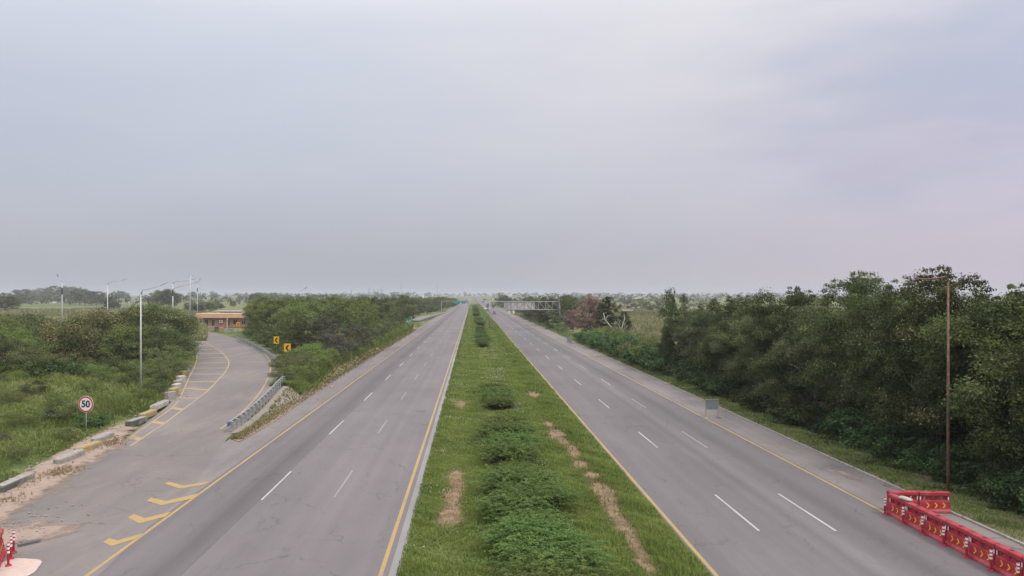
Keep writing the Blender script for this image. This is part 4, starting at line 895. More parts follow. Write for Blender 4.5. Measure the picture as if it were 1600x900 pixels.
# ------------------------------------------------------------------ shrubs of the median
def frond_shrub(name, seed, R, h, nf, lm):
    r = np.random.default_rng(seed); root = bpy.data.objects.new(name, None); root.empty_display_size = .2; COL.objects.link(root)
    C = []; A = []; Nn = []; T = []; st = MB()
    for k in range(nf):
        a = r.uniform(0, 6.283); L0 = R*r.uniform(.35, 1.15); el = r.uniform(.25, 1.35); hz = h*(.45+.7*math.sin(el))*r.uniform(.7, 1.15); b = np.array([r.normal()*R*.35, r.normal()*R*.35, 0])
        n = 26; t = np.linspace(.12, 1, n); d = np.array([math.cos(a), math.sin(a), 0]); sd_ = np.array([-math.sin(a), math.cos(a), 0])
        zc = hz*(1.9*t-1.15*t*t)/.79; curve = b+np.outer(t*L0, d)+np.stack([0*t, 0*t, np.maximum(zc, .02)], -1)
        tint = np.clip(.45+.22*r.normal(), 0, 1)
        for s_ in (-1, 1):
            c = curve+sd_*s_*(.055*(1-t*.5))[:, None]+r.normal(size=(n, 3))*.018; C.append(c); A.append(np.tile(sd_*s_+d*.9, (n, 1))+r.normal(size=(n, 3))*.25); Nn.append(np.tile([0, 0, 1.], (n, 1))+r.normal(size=(n, 3))*.35); T.append(np.clip(tint+.14*r.normal(size=n)+.25*(t-.5), 0, 1))
        if k % 6 == 0: st.tube([curve[0]*.3+b*.7, curve[8], curve[18]], [.012, .008, .003], 4)
    C = np.concatenate(C); ln = .085*r.uniform(.7, 1.4, len(C)); V, Fc = cards(C, np.concatenate(A), np.concatenate(Nn), ln, ln*.40)
    st.build('stems', M['bark'], root); np_mesh('foliage', V, Fc, M[lm], np.concatenate(T), root); root['h'] = h; return root
fs = [frond_shrub('spreading_shrub', 400+k, 1.2, .85, 820, 'leaf_median') for k in range(3)]
ms = [(2.5, 24.0, 1.1), (3.0, 27.2, 1.1), (2.3, 29.6, 1.05), (2.0, 34.2, .95), (3.1, 35.6, 1.0), (2.4, 38.4, 1.05), (2.6, 42.2, .7), (2.6, 31.9, .8), (2.4, 45.6, 1.05), (2.75, 49.0, 1.0), (2.35, 52.6, 1.1), (2.6, 56.2, 1.0), (2.55, 68.0, .85), (2.35, 71.0, .95), (2.6, 75.2, .9), (2.3, 78.4, .9)]
for k, (x, y, h) in enumerate(ms): plant(fs[k % 3], x, y, h, f'{ordinal(k+1)} nearest feathery spreading shrub in the row along the grass median', 'shrub', 'spreading shrubs along the median', z=.12, wide=1.0)
for k, (x, y, h) in enumerate(((2.2, 148, 1.1), (1.9, 154, 1.3), (2.5, 161, 1.2), (2.2, 169, 1.4), (1.8, 178, 1.2), (2.3, 188, 1.3), (2.1, 200, 1.2), (2.2, 213, 1.3), (2.3, 226, 1.1), (2.9, 252, 1.6), (2.2, 268, 1.5), (2.4, 290, 1.6), (2.2, 312, 1.4), (2.0, 360, 1.7), (2.2, 385, 1.6), (2.1, 415, 1.7), (2.2, 450, 1.8), (2.1, 500, 2.0), (2.2, 560, 2.0), (2.2, 630, 2.0))):
    plant(fs[k % 3], x, y, h, f'{ordinal(k+1)} small shrub of the far median row beyond the bare stretch', 'shrub', 'far shrubs of the median', z=.1, wide=.62)
for k, (u, v, lb) in enumerate(((820, 792, 'taller pale leaved plant among the median shrubs'), (838, 794, 'shorter pale leaved plant among the median shrubs'))):
    r2_ = np.random.default_rng(450+k); p = G(u, v); root = empty('pale_plant', (p.x, p.y, .1), 0, lb, 'plant', 'pale plants in the median'); n = 46
    t = r2_.random(n); a = r2_.uniform(0, 6.28, n); hh = 1.15-.25*k; c = np.stack([.10*np.cos(a)*(1.2-t), .10*np.sin(a)*(1.2-t), .25+hh*t*.8], -1)
    V, Fc = cards(c, np.stack([np.cos(a), np.sin(a), .5+0*a], -1), np.stack([0*a, 0*a, 1+0*a], -1)+.3*r2_.normal(size=(n, 3)), np.full(n, .16), np.full(n, .09)); np_mesh('leaves', V, Fc, M['leaf_pale'], r2_.random(n), root); MB().tube([(0, 0, -.1), (.02, 0, .25+hh*.8)], [.015, .006], 5).build('stem', M['bark'], root)

# ------------------------------------------------------------------ roadside objects
def text_part(txt, size, loc, m_, parent, name, bold=.0, rx=90):
    c = bpy.data.curves.new(name, 'FONT'); c.body = txt; c.size = size; c.align_x = 'CENTER'; c.align_y = 'CENTER'; c.extrude = .004; c.offset = bold; c.materials.append(m_)
    tmp = bpy.data.objects.new(name, c); COL.objects.link(tmp); dg = bpy.context.evaluated_depsgraph_get(); dg.update()
    me = bpy.data.meshes.new_from_object(tmp.evaluated_get(dg)); bpy.data.objects.remove(tmp)
    if not me.materials: me.materials.append(m_)
    o = bpy.data.objects.new(name, me); COL.objects.link(o); o.parent = parent; o.location = loc; o.rotation_euler = (rad(rx), 0, 0); return o
# speed limit sign
p = G(134, 679); t = empty('speed_limit_sign', p, rad(-8), 'round white 50 speed limit sign with red ring in the left weeds', 'road sign')
MB().tube([(0, .05, -.3), (0, .05, 2.75)], .04, 8).build('post', M['galv'], t, smooth=True)
zc = 2.28; MB().tube([(0, .0, zc), (0, .02, zc)], .62, 40).build('panel', M['sign_white'], t)
mb = MB(); n = 48; vs = [(r0*math.cos(2*math.pi*k/n), -.006, zc+r0*math.sin(2*math.pi*k/n)) for r0 in (.60, .49) for k in range(n)]+[(r0*math.cos(2*math.pi*k/n), -.001, zc+r0*math.sin(2*math.pi*k/n)) for r0 in (.60, .49) for k in range(n)]
fsx = []
for k in range(n):
    q = (k+1) % n; fsx += [(k, q, n+q, n+k), (2*n+k, 3*n+k, 3*n+q, 2*n+q), (k, 2*n+k, 2*n+q, q), (n+k, n+q, 3*n+q, 3*n+k)]
mb.add(vs, fsx); mb.build('red_ring', M['sign_red'], t)
text_part('50', .70, (0, -.006, zc-.0), M['sign_black'], t, 'number', .022)
# chevron boards
def chevron_board(px, y, w_, h_, lb, base_z):
    c = AT(px[0], px[1], y); t = empty('chevron_sign', (c.x, c.y, base_z), rad(-6), lb, 'road sign', 'chevron signs at the bend'); zc = c.z-base_z
    MB().tube([(0, .05, -.3), (0, .05, zc+h_*.4)], .04, 8).build('post', M['galv'], t, smooth=True)
    MB().box((0, 0, zc), (w_, .025, h_), bev=.01).build('panel', M['sign_yellow'], t)
    a, b = w_*.30, h_*.34; k = w_*.30
    MB().prism([(a-.02, zc+b), (a-k-.0, zc+b), (-a, zc), (a-k, zc-b), (a-.02, zc-b), (-a+k+.0, zc)], 'y', -.0195, -.0135).build('chevron', M['sign_black'], t)
chevron_board((449, 543.5), 104, .98, 1.18, 'yellow chevron sign with black arrow nearest the guardrail', 1.3)
chevron_board((431.8, 531.5), 116, .88, 1.14, 'yellow chevron sign behind the nearest chevron sign', 1.3)
chevron_board((372, 506.5), 172, .8, .9, 'small yellow chevron sign in front of the brick office', 1.3)
# A1 exit sign
t = empty('exit_sign', (-19.6, 227, 0), rad(-10), 'green A1 direction sign standing before the left thicket', 'road sign'); 
for sx in (-.7, .7): MB().tube([(sx, .06, -.3), (sx, .06, 3.6)], .05, 8).build('post', M['galv'], t, smooth=True)
MB().box((-.0, 0, 2.5), (2.2, .05, 2.3), bev=.01).build('panel', M['sign_green'], t)
MB().box((.65, 0, 3.86), (.9, .05, .4), bev=.01).build('exit_tab', M['sign_green'], t)
bd = MB(); bd.box((0, -.03, 1.4), (2.1, .01, .07)).box((-1.03, -.03, 2.5), (.07, .01, 2.12)).box((1.03, -.03, 2.75), (.07, .01, 2.6)).box((.65, -.03, 4.0), (.8, .01, .07)); bd.build('border', M['sign_white'], t)
text_part('A1', 1.25, (.05, -.035, 2.65), M['sign_white'], t, 'lettering', .03)
MB().prism([(-.75, 1.6), (-.62, 1.55), (-.2, 1.95), (-.3, 2.05)], 'y', -.036, -.03).build('arrow', M['sign_white'], t)
# blank board on legs, seen from behind
t = empty('board_sign', (20.62, 63.6, 0), rad(4), 'blank grey metal sign board on two legs on the right shoulder', 'road sign')
for sx in (-.54, .54):
    MB().box((sx, .03, .80), (.05, .05, 1.6)).build('leg', M['galv'], t)
    MB().box((sx, -.05, .03), (.10, .75, .06), bev=.015).build('foot', M['dark_steel'] if sx > 0 else M['conc_white'], t)
MB().box((0, 0, 1.14), (1.02, .02, .80)).build('panel', M['sign_back'], t)
fr = MB(); fr.box((0, -.01, 1.57), (1.18, .05, .06)).box((0, -.01, .71), (1.18, .05, .06)); fr.build('frame', M['galv'], t)
# second small board farther off
t = empty('board_sign', (20.95, 160, 0), 0, 'small grey board beside two stub posts on the far right shoulder', 'road sign')
for sx in (-.45, .45): MB().box((sx, .03, .7), (.05, .05, 1.4)).build('leg', M['galv'], t)
MB().box((0, 0, .95), (1.0, .03, 1.1)).build('panel', M['sign_back'], t)
for k, (x, y, lb) in enumerate(((21.35, 161, 'taller stub post right beside the small grey board'), (21.9, 163, 'shorter stub post farthest from the small grey board'))):
    o = MB(); o.box((0, 0, 1.0-.1*k), (.14, .14, 2.0-.2*k), bev=.02).box((0, 0, .05), (.3, .3, .1)); b = o.build('stub_post', M['conc'], None); b.location = (x, y, 0); tag(b, lb, 'post', 'stub posts on the far shoulder')

# guardrail
def wbeam(path, zt, parent, m_='galv', sidex=1):
    prof = [(0, .19), (.05, .14), (.05, .10), (-.03, .04), (-.03, -.04), (.05, -.10), (.05, -.14), (0, -.19)]
    P = np.array(path); t = np.gradient(P[:, :2], axis=0); t /= np.linalg.norm(t, axis=1)[:, None]; n = np.stack([t[:, 1], -t[:, 0]], -1)*sidex; mb = MB(); vs = []; K = len(prof)
    for p, q in zip(P, n):
        for o, z in prof: vs.append((p[0]+q[0]*(o+.002), p[1]+q[1]*(o+.002), p[2]+zt+z))
        for o, z in reversed(prof): vs.append((p[0]+q[0]*(o-.012), p[1]+q[1]*(o-.012), p[2]+zt+z))
    W = 2*K; fs_ = []
    for i_ in range(len(P)-1):
        for k in range(W): fs_.append((i_*W+k, i_*W+(k+1) % W, (i_+1)*W+(k+1) % W, (i_+1)*W+k))
    fs_ += [tuple(range(W)), tuple(range((len(P)-1)*W, len(P)*W))]; mb.add(vs, fs_); return mb.build('rail', M[m_], parent)
def guardrail(path2, lb, post_step, cap_first, cap_last, hook=False):
    pts = np.array(path2); P = np.array([(x, y, float(hgt(x, y))) for x, y in pts]); t = empty('guardrail', P[0], 0, lb, 'guardrail', 'guardrails of the slip road'); Q = P-P[0]
    wbeam(Q, .68, t); d = np.concatenate([[0], np.cumsum(np.linalg.norm(np.diff(Q, axis=0), axis=1))]); n = max(2, int(d[-1]/post_step)+1)
    for s_ in np.linspace(.15, d[-1]-.15, n):
        x, y, z = [np.interp(s_, d, Q[:, j]) for j in range(3)]; i_ = min(int(np.searchsorted(d, s_)), len(Q)-1); dv = Q[i_]-Q[i_-1]; a = math.atan2(dv[1], dv[0]); ox, oy = math.sin(a), -math.cos(a)
        b = MB(); b.box((x+ox*.19, y+oy*.19, z+.17), (.20, .14, 1.30), a, bev=.02); b.box((x+ox*.08, y+oy*.08, z+.68), (.16, .12, .30), a); b.build('post', M['galv'], t)
    for flag, i_, j_ in ((cap_first, 0, 1), (cap_last, -1, -2)):
        if flag: dv = Q[i_]-Q[j_]; a = math.atan2(dv[1], dv[0]); c = Q[i_]+dv/np.linalg.norm(dv)*.12; MB().box((c[0], c[1], c[2]+.68), (.5, .14, .34), a, bev=.03).build('end_cap', M['blue_paint'], t)
    return t
gr1 = catmull([(-18.6, 56.6), (-18.8, 62), (-19.2, 69), (-19.8, 75), (-20.1, 78.5)], 40)
guardrail(gr1, 'near guardrail with blue end cap above the concrete slope', 1.25, True, False)
guardrail([(-20.7, 81.5), *[tuple(q) for q in catmull([(-22.0, 87), (-24.9, 96), (-28.4, 105), (-34.6, 121), (-40.6, 135), (-48.2, 151)], 50)]], 'far guardrail curving along the slip road by the thicket', 2.4, True, False)

# kerb blocks left of the slip road
KB = [((0, 772), (50, 748), 'conc_black', 'long black and grey kerb block at the left photo edge'), ((92, 726), (130, 711), 'conc', 'grey kerb block behind the dry grass tuft'), ((123, 710), (157, 696), 'conc_yellow', 'weathered yellow kerb block left of the dry tuft'), ((150, 693), (176, 682), 'conc', 'grey kerb block half hidden by dry grass'),
      ((203, 667), (228, 656), 'conc_black', 'black kerb block with grey top by the hatching'), ((223, 655), (243, 645), 'conc_yellow', 'yellow kerb block between black and white blocks'), ((241, 642), (262, 629), 'conc_white', 'white kerb block lying askew by the hatching')]
for k, (a, b, m_, lb) in enumerate(KB):
    A, B = G(*a), G(*b); A, B = [Vector((q.x, q.y, 0)) for q in (A, B)]; d = B-A; c = (A+B)/2; ang = math.atan2(d.y, d.x); zg = float(hgt(c.x, c.y)); o = MB()
    o.box((0, 0, .13), (d.length, .55, .48), 0, bev=.05); t = o.build('kerb_block', [M[m_]]); t.location = (c.x-.12, c.y, zg); t.rotation_euler = (rad(random.uniform(-3, 3)), rad(random.uniform(-1.5, 1.5)), ang); tag(t, lb, 'kerb block', 'painted kerb blocks beside the slip road')
    tp = MB(); tp.box((0, 0, .375), (d.length-.1, .46, .02), 0); q = tp.build('worn_top', M['conc'] if m_ != 'conc_yellow' else M['conc_yellow'], t)
for k, (u, v, hh, m_, lb) in enumerate(((268, 626, .95, 'conc', 'nearest upright concrete block at the slip road edge'), (273, 619, .9, 'conc_yellow', 'second upright concrete block from the white block'), (277, 612, .9, 'conc_white', 'third upright concrete block from the white block'), (281, 605, .85, 'conc', 'fourth upright concrete block from the white block'), (284, 598, .85, 'conc_white', 'fifth upright concrete block from the white block'), (289, 590, .85, 'conc_yellow', 'sixth upright concrete block below the bushes'), (295, 580, .8, 'conc', 'last upright concrete block under the bushes'))):
    p = G(u, v); o = MB(); o.box((0, 0, hh/2-.1), (.55, .95, hh), 0, bev=.05); t = o.build('concrete_block', M[m_]); t.location = (p.x-.1, p.y, p.z); t.rotation_euler = (rad(random.uniform(-4, 4)), rad(random.uniform(-4, 4)), rad(-18+random.uniform(-8, 8))); tag(t, lb, 'concrete block', 'upright concrete blocks beside the slip road')

# red plastic barriers
def plate_holes(mb, x0, x1, z0, z1, n, rr, t_):
    """upright web with round openings"""
    cw = (x1-x0)/n; K = 16
    for c in range(n):
        a0, a1 = x0+c*cw, x0+(c+1)*cw; cx, cz = (a0+a1)/2, (z0+z1)/2; sq = []; ci = []
        for k in range(K):
            a = 2*math.pi*k/K+math.pi/4; dx, dz = math.cos(a), math.sin(a); s_ = max(abs(dx), abs(dz)); sq.append((cx+dx/s_*cw/2, cz+dz/s_*(z1-z0)/2)); ci.append((cx+dx*rr, cz+dz*rr))
        vs = [(p[0], y, p[1]) for y in (-t_, t_) for L_ in (sq, ci) for p in L_]; fs_ = []
        for k in range(K):
            q = (k+1) % K; fs_ += [(k, q, K+q, K+k), (2*K+k, 3*K+k, 3*K+q, 2*K+q), (K+k, K+q, 3*K+q, 3*K+k)]
        mb.add(vs, fs_)
BL = 1.45
def make_barrier():
    root = empty('plastic_barrier'); mb = MB(); L2 = BL/2-.015
    mb.prism([(-.25, .0), (.25, 0), (.25, .10), (.17, .20), (.13, .54), (.10, .60), (-.10, .60), (-.13, .54), (-.17, .20), (-.25, .10)], 'x', -L2, L2)
    for sx in (-1, 1): mb.box((sx*(L2-.05), 0, .70), (.10, .20, .22))
    plate_holes(mb, -L2+.10, L2-.10, .595, .815, 3, .085, .055)
    mb.prism([(-.13, .81), (.13, .81), (.15, .84), (.15, .97), (.12, 1.0), (-.12, 1.0), (-.15, .97), (-.15, .84)], 'x', -L2, L2)
    for sx in (-.42, .42): mb.box((sx, 0, .03), (.2, .52, .055), bev=.01)
    mb.box((L2+.01, 0, .45), (.05, .12, .5)); mb.build('body', M['red'], root)
    for k in (-1, 0, 1):
        for fy in (-1, 1):
            c = MB(); y0 = lambda z: fy*(.135+(.54-z)/.34*.04+.004)
            a = .085; x0 = k*.38+.05; zc = .37; th = .065; hz = .12
            P = [(x0-a, zc+hz), (x0-a+th, zc+hz), (x0+a, zc), (x0-a+th, zc-hz), (x0-a, zc-hz), (x0+a-th, zc)]
            vs = [(x, y0(z), z) for x, z in P]+[(x, y0(z)-fy*.006, z) for x, z in P]; n = 6
            c.add(vs, [(0, 1, 2, 5), (5, 2, 3, 4), (6, 11, 8, 7), (11, 10, 9, 8)]+[(i_, (i_+1) % n, n+(i_+1) % n, n+i_) for i_ in range(n)]); c.build('chevron', M['chev_y'], root)
    for sx in (-1, 1):
        for fy in (-1, 1): MB().box((sx*(L2-.05), fy*.103, .70), (.05, .008, .17)).build('reflector', M['white_tape'], root)
    cp = MB(); cp.cyl((0, 0, .998), .07, .03, 12); cp.build('filler_cap', M['dark_steel'], root)
    return root
bar = make_barrier()
lbs = ['red barrier at the corner under the white stone', 'second red barrier from the corner along the road edge', 'third red barrier from the corner along the road edge', 'fourth red barrier from the corner along the road edge', 'fifth red barrier from the corner along the road edge', 'sixth red barrier from the corner along the road edge', 'red barrier cut by the right photo edge']
spots = [(20.12+random.uniform(-.02, .02), 35.55-BL*(k+.5), -90+random.uniform(-1.5, 1.5), lbs[k]) for k in range(7)]
spots += [(20.92, 35.95, 1.0, 'red barrier across the shoulder partly behind the corner barrier'), (22.36, 35.88, -2.5, 'red barrier across the shoulder by the grass verge'), (-18.96, 29.5, -64, 'far red barrier at the bottom left corner'), (-18.31, 28.17, -64, 'near red barrier at the bottom left corner')]
for k, (x, y, a, lb) in enumerate(spots):
    o = bar if k == 0 else copy_tree(bar); o.location = (x, y, .004); o.rotation_euler = (0, 0, rad(a)); tag(o, lb, 'barrier', 'red plastic barriers')
def make_post():
    root = empty('delineator_post'); MB().cyl((0, 0, 0), .12, .05, 14, .09).build('base', M['red'], root); MB().cyl((0, 0, .05), .045, .68, 12).build('tube', M['red'], root, smooth=False)
    for z in (.40, .52, .64): MB().cyl((0, 0, z), .050, .07, 12).build('reflective_band', M['white_tape'], root)
    return root
dp = make_post(); k = 0
for y, lb in ((35.45, 'at the corner barrier'), (33.95, 'second from the corner of the right barrier row'), (32.5, 'third from the corner of the right barrier row'), (31.05, 'fourth from the corner of the right barrier row'), (29.6, 'fifth from the corner of the right barrier row'), (28.2, 'sixth from the corner of the right barrier row'), (26.8, 'last of the right barrier row')):
    o = dp if k == 0 else copy_tree(dp); k += 1; o.location = (19.78, y, .01); o.scale = (1, 1, 1.12); tag(o, 'red and white delineator post '+lb, 'delineator post', 'delineator posts by the red barriers')
for x, y, lb in ((-18.70, 30.15, 'farthest of three at the bottom left'), (-18.34, 29.40, 'middle of three at the bottom left'), (-17.97, 28.64, 'nearest of three at the bottom left')):
    o = copy_tree(dp); o.location = (x, y, .03); o.scale = (1, 1, 1.25); tag(o, 'red and white delineator post, '+lb, 'delineator post', 'delineator posts by the red barriers')
o = MB(); o.box((0, 0, .07), (.62, .30, .14), 0, bev=.05); b = o.build('stone_block', M['conc_white']); b.location = (20.12, 34.35, 1.003); b.rotation_euler = (0, 0, rad(-75)); tag(b, 'white stone block resting on the corner red barrier', 'stone')
o = MB(); o.box((0, 0, .03), (.9, .14, .06), 0, bev=.02); b = o.build('wood_plank', M['dark_steel']); b.location = (-18.7, 31.2, .06); b.rotation_euler = (0, 0, rad(50)); tag(b, 'dark plank lying behind the bottom left barriers', 'plank')

# street lamps
def lamp(name, base, h, arm, lb, m_='lamp_grey', r0=.11, box=False, two=False, grp='street lamps left of the highway'):
    t = empty(name, base, 0, lb, 'street lamp', grp)
    MB().tube([(0, 0, -.2), (0, 0, h*.5), (0, 0, h-.25)], [r0, r0*.8, r0*.55], 10).build('pole', M[m_], t, smooth=True)
    MB().box((0, 0, .02), (.4, .4, .06)).build('base_plate', M[m_], t)
    arms = [arm]+([two] if two else [])
    for a in arms:
        ax, ay, az = a; zz_ = h-.25-(1.3 if a is two else 0); e = Vector((ax, ay, zz_+az)); s0 = Vector((0, 0, zz_-.02)); k1 = Vector((ax*.10, ay*.10, zz_+.25+az*.15))
        MB().tube([s0, k1, s0.lerp(e, .6)+Vector((0, 0, .1)), e], [r0*.55, r0*.5, r0*.42, r0*.36], 8).build('arm', M[m_], t, smooth=True)
        d = Vector((ax, ay, az)).normalized(); hd = MB(); L_ = min(1.0, .5*Vector(a).length); A = e-d*L_*.15; B = e+d*L_*.85; hd.tube([A, A.lerp(B, .15), A.lerp(B, .8), B], [r0*.36, r0*.6, r0*.55, r0*.25], 8); hd.build('lamp_head', M['dark_steel' if box and not two else m_], t)
    if box: MB().box((0, -.05, h-2.1), (.24, .2, 1.3), bev=.02).build('control_box', M['dark_steel'], t)
    return t
p = G(220, 622); lamp('street_lamp', p, 10.9-p.z, (1.9, 0, .85), 'nearest grey street lamp in the left weeds', r0=.10)
p = AT(270, 525, 150); lamp('street_lamp', (p.x, 150, 1.3), 11.9, (4.0, 0, .9), 'tall lamp with two long arms by the slip road', r0=.17, box=True, two=(4.4, 0, 1.5))
p = AT(97, 520, 150); lamp('street_lamp', (p.x, 150, 1.3), 12.2, (-.75, 0, 1.15), 'leftmost lamp with dark head above the scrub', r0=.13, box=True)
p = AT(168, 520, 130); lamp('street_lamp', (p.x, 130, 1.3), 11.4, (2.6, 0, .8), 'pale lamp with long arm above the scrub', r0=.11)
p = AT(308.5, 505, 250); lamp('street_lamp', (p.x, 250, 1.0), 13.6, (.7, 0, 1.4), 'lamp with dark head behind the brick office', r0=.16, box=True)
p = AT(470, 510, 190); lamp('street_lamp', (p.x, 190, 1.3), 10.4, (1.1, 0, .9), 'lamp head just showing above the thicket', r0=.14, box=True)
t = empty('mast', (AT(297, 500, 290).x, 290, .4), 0, 'tall thin mast with concrete foot left of the brick office', 'mast')
MB().tube([(0, 0, 0), (0, 0, 9), (.3, 0, 18.6)], [.26, .2, .09], 8).build('pole', M['lamp_grey'], t, smooth=True); MB().box((0, 0, .3), (1.6, 1.6, .7), bev=.05).build('foundation', M['conc'], t); MB().box((.5, 0, 18.0), (1.8, .12, .12)).build('cross_arm', M['lamp_grey'], t)
lamp('street_lamp', (25.35, 39.4, 0), 11.5, (-1.2, 0, .12), 'rusty brown lamp pole without a lamp at the foot of the right belt', m_='rust', r0=.085, grp='rusty lamp')

# sign gantry over the right carriageway, seen from behind
GY = 231; t = empty('sign_gantry', (5.45, GY, 0), 0, 'steel truss sign gantry spanning the right carriageway', 'gantry'); GW = 21.8
MB().tube([(0, 0, -.2), (0, 0, 8.9)], .21, 12).build('post', M['galv'], t, smooth=True); MB().tube([(GW, 0, -.2), (GW, 0, 9.4)], .27, 12).build('post', M['galv'], t, smooth=True)
ch = MB()
for yy in (-.6, .6):
    for z in (6.15, 8.65): ch.tube([(0, yy, z), (GW, yy, z)], .10, 8)
ch.build('chord', M['galv'], t); wb = MB(); n = 10
for k in range(n):
    x0, x1 = GW*k/n, GW*(k+1)/n
    for yy in (-.6, .6): wb.tube([(x0, yy, 6.15 if (k < n/2) else 8.65), (x1, yy, 8.65 if (k < n/2) else 6.15)], .055, 6); wb.tube([(x1, yy, 6.15), (x1, yy, 8.65)], .05, 6)
    for z in (6.15, 8.65): wb.tube([(x1, -.6, z), (x1, .6, z)], .05, 6)
wb.build('lattice', M['galv'], t)
for k, (x0, x1) in enumerate(((4.55, 5.6), (5.75, 8.7), (8.8, 14.1))):
    MB().box(((x0+x1)/2, .75, 7.45), (x1-x0, .06, 2.35)).build('sign_panel', M['sheet'], t)
    st = MB(); 
    for xx in np.linspace(x0+.3, x1-.3, 4): st.box((xx, .70, 7.45), (.08, .05, 2.3))
    st.build('stiffener', M['galv'], t)
# signs seen under the gantry
for k, (u, v, y, wd, hh, lb) in enumerate(((820, 490.5, 330, 2.8, 1.5, 'wide grey sign back under the gantry'), (795.5, 487.5, 400, 1.3, 1.5, 'pale sign left under the gantry'), (802.5, 487.5, 390, 1.1, 1.6, 'pale sign between two others under the gantry'))):
    c = AT(u, v, y); t = empty('roadside_sign', (c.x, y, 0), 0, lb, 'road sign', 'signs seen under the gantry'); MB().box((0, 0, c.z), (wd, .05, hh), bev=.01).build('panel', M['sign_back' if k == 0 else 'sheet'], t)
    for sx in (-wd*.35, wd*.35): MB().tube([(sx, .06, -.2), (sx, .06, c.z+hh*.4)], .05, 6).build('post', M['galv'], t)
# far gantry with green signs on the left
t = empty('sign_gantry', (-19, 455, 0), 0, 'far gantry with green signs over the left carriageway', 'gantry')
for x in (0, 16.5): MB().tube([(x, 0, -.2), (x, 0, 7.6)], .25, 8).build('post', M['galv'], t)
MB().box((8.25, 0, 7.2), (16.6, .4, .35)).build('beam', M['galv'], t)
for x, w_ in ((9.8, 3.6), (13.4, 2.6)): MB().box((x, -.4, 6.5), (w_, .08, 1.5)).build('sign_panel', M['sign_teal'], t)
# low wall of the far slip lane
strip_w = MB()
for i_ in range(24):
    a = i_/24; y0 = 292+a*170; x0 = np.interp(y0, [285, 340, 400, 470], [-20.1, -19.3, -17.5, -15.3]); y1 = 292+(i_+1)/24*170; x1 = np.interp(y1, [285, 340, 400, 470], [-20.1, -19.3, -17.5, -15.3]); hh = .85*(1-float(ss(300, 470, (y0+y1)/2)))+.12
    strip_w.box(((x0+x1)/2, (y0+y1)/2, hh/2), (.3, math.hypot(x1-x0, y1-y0)*.998, hh), math.atan2(y1-y0, x1-x0)-math.pi/2)
tag(strip_w.build('retaining_wall', M['conc_black']), 'long low dark wall beside the far left slip lane', 'wall')

# cars on the far right carriageway
def make_car(m_, name='car', hs=1.0):
    root = empty(name); L_ = 4.3
    pr = [(-2.1, .35), (-2.15, .62), (-2.02, .86), (-1.2, .94), (-.55, 1.42*hs), (.75, 1.46*hs), (1.65, 1.02), (2.1, .95), (2.15, .6), (2.08, .35)]
    mb = MB(); n = len(pr); wv = [.80, .84, .84, .83, .64, .64, .80, .82, .84, .80]
    vs = [(-w_, y, z) for (y, z), w_ in zip(pr, wv)]+[(w_, y, z) for (y, z), w_ in zip(pr, wv)]
    mb.add(vs, [tuple(range(n)), tuple(range(2*n-1, n-1, -1))]+[(i_, n+i_, n+(i_+1) % n, (i_+1) % n) for i_ in range(n)]); mb.build('body', M[m_], root)
    g = MB(); g.add([(-.74, -1.14, .99), (.74, -1.14, .99), (.60, -.60, 1.38*hs), (-.60, -.60, 1.38*hs), (-.74, -1.17, .995), (.74, -1.17, .995), (.60, -.63, 1.385*hs), (-.60, -.63, 1.385*hs)], [(0, 1, 2, 3), (4, 7, 6, 5), (0, 4, 5, 1), (1, 5, 6, 2), (2, 6, 7, 3), (3, 7, 4, 0)]); g.build('windscreen', M['glass_dark'], root)
    for sx in (-1, 1):
        s_ = MB(); s_.add([(sx*.80, -.95, 1.0), (sx*.80, 1.4, 1.02), (sx*.68, .72, 1.36*hs), (sx*.68, -.52, 1.34*hs), (sx*.77, -.95, 1.0), (sx*.77, 1.4, 1.02), (sx*.65, .72, 1.36*hs), (sx*.65, -.52, 1.34*hs)], [(0, 1, 2, 3), (7, 6, 5, 4), (0, 4, 5, 1), (1, 5, 6, 2), (2, 6, 7, 3), (3, 7, 4, 0)]); s_.build('side_window', M['glass_dark'], root)
        MB().box((sx*.6, -2.12, .68), (.36, .08, .16), bev=.02).build('headlight', M['lamp_glass'], root)
        for y in (-1.3, 1.3): MB().tube([(sx*.70, y, .32), (sx*.87, y, .32)], .32, 14).build('wheel', M['rubber'], root)
    return root
for m_, x, y, hs, lb in (('car_red', 12.1, 410, 1.15, 'dark red car nearest on the far right carriageway'), ('car_dark', 9.9, 490, 1.1, 'dark car behind the dark red car'), ('car_white', 10.2, 570, 1.0, 'white car beside the grass median far off'), ('car_dark', 12.2, 600, 1.15, 'second dark car far down the right carriageway'), ('car_silver', 10.4, 665, 1.0, 'silver car farthest down the right carriageway'), ('car_dark', 13.6, 690, 1.3, 'dark van farthest down the right carriageway')):
    c = make_car(m_, hs=hs); c.location = (x, y, .01); c.scale = (1.12, 1.05, 1.1); tag(c, lb, 'car', 'cars on the right carriageway')

# ------------------------------------------------------------------ brick office by the slip road
c = AT(315, 515, 213); BX = c.x; BZ = 1.25; OY = 214; t = empty('brick_office', (BX, OY, BZ), rad(4), 'low red brick office with peach flat roof at the slip road bend', 'building')
W_ = 15.0; hb = 2.8
wl = MB(); wl.box((W_/2, 3, hb/2), (W_, 6, hb)); wl.build('wall', M['brick'], t)
MB().box((W_/2-.2, 2.8, hb+.65), (W_+3.2, 7.4, 1.3), bev=.03).build('roof', M['brick_fascia'], t)
def window(x, w_, h_, z, lb='window', frame='conc_white'):
    f = MB(); 
    f.box((x, -.03, z+h_/2), (w_+.16, .06, .08)).box((x, -.03, z-h_/2), (w_+.16, .06, .08)).box((x-w_/2, -.03, z), (.08, .06, h_)).box((x+w_/2, -.03, z), (.08, .06, h_)).box((x, -.03, z), (.05, .05, h_)); w1 = f.build(lb, M[frame], t)
    MB().box((x, -.012, z), (w_-.08, .02, h_-.08)).build('pane', M['glass_dark'], w1)
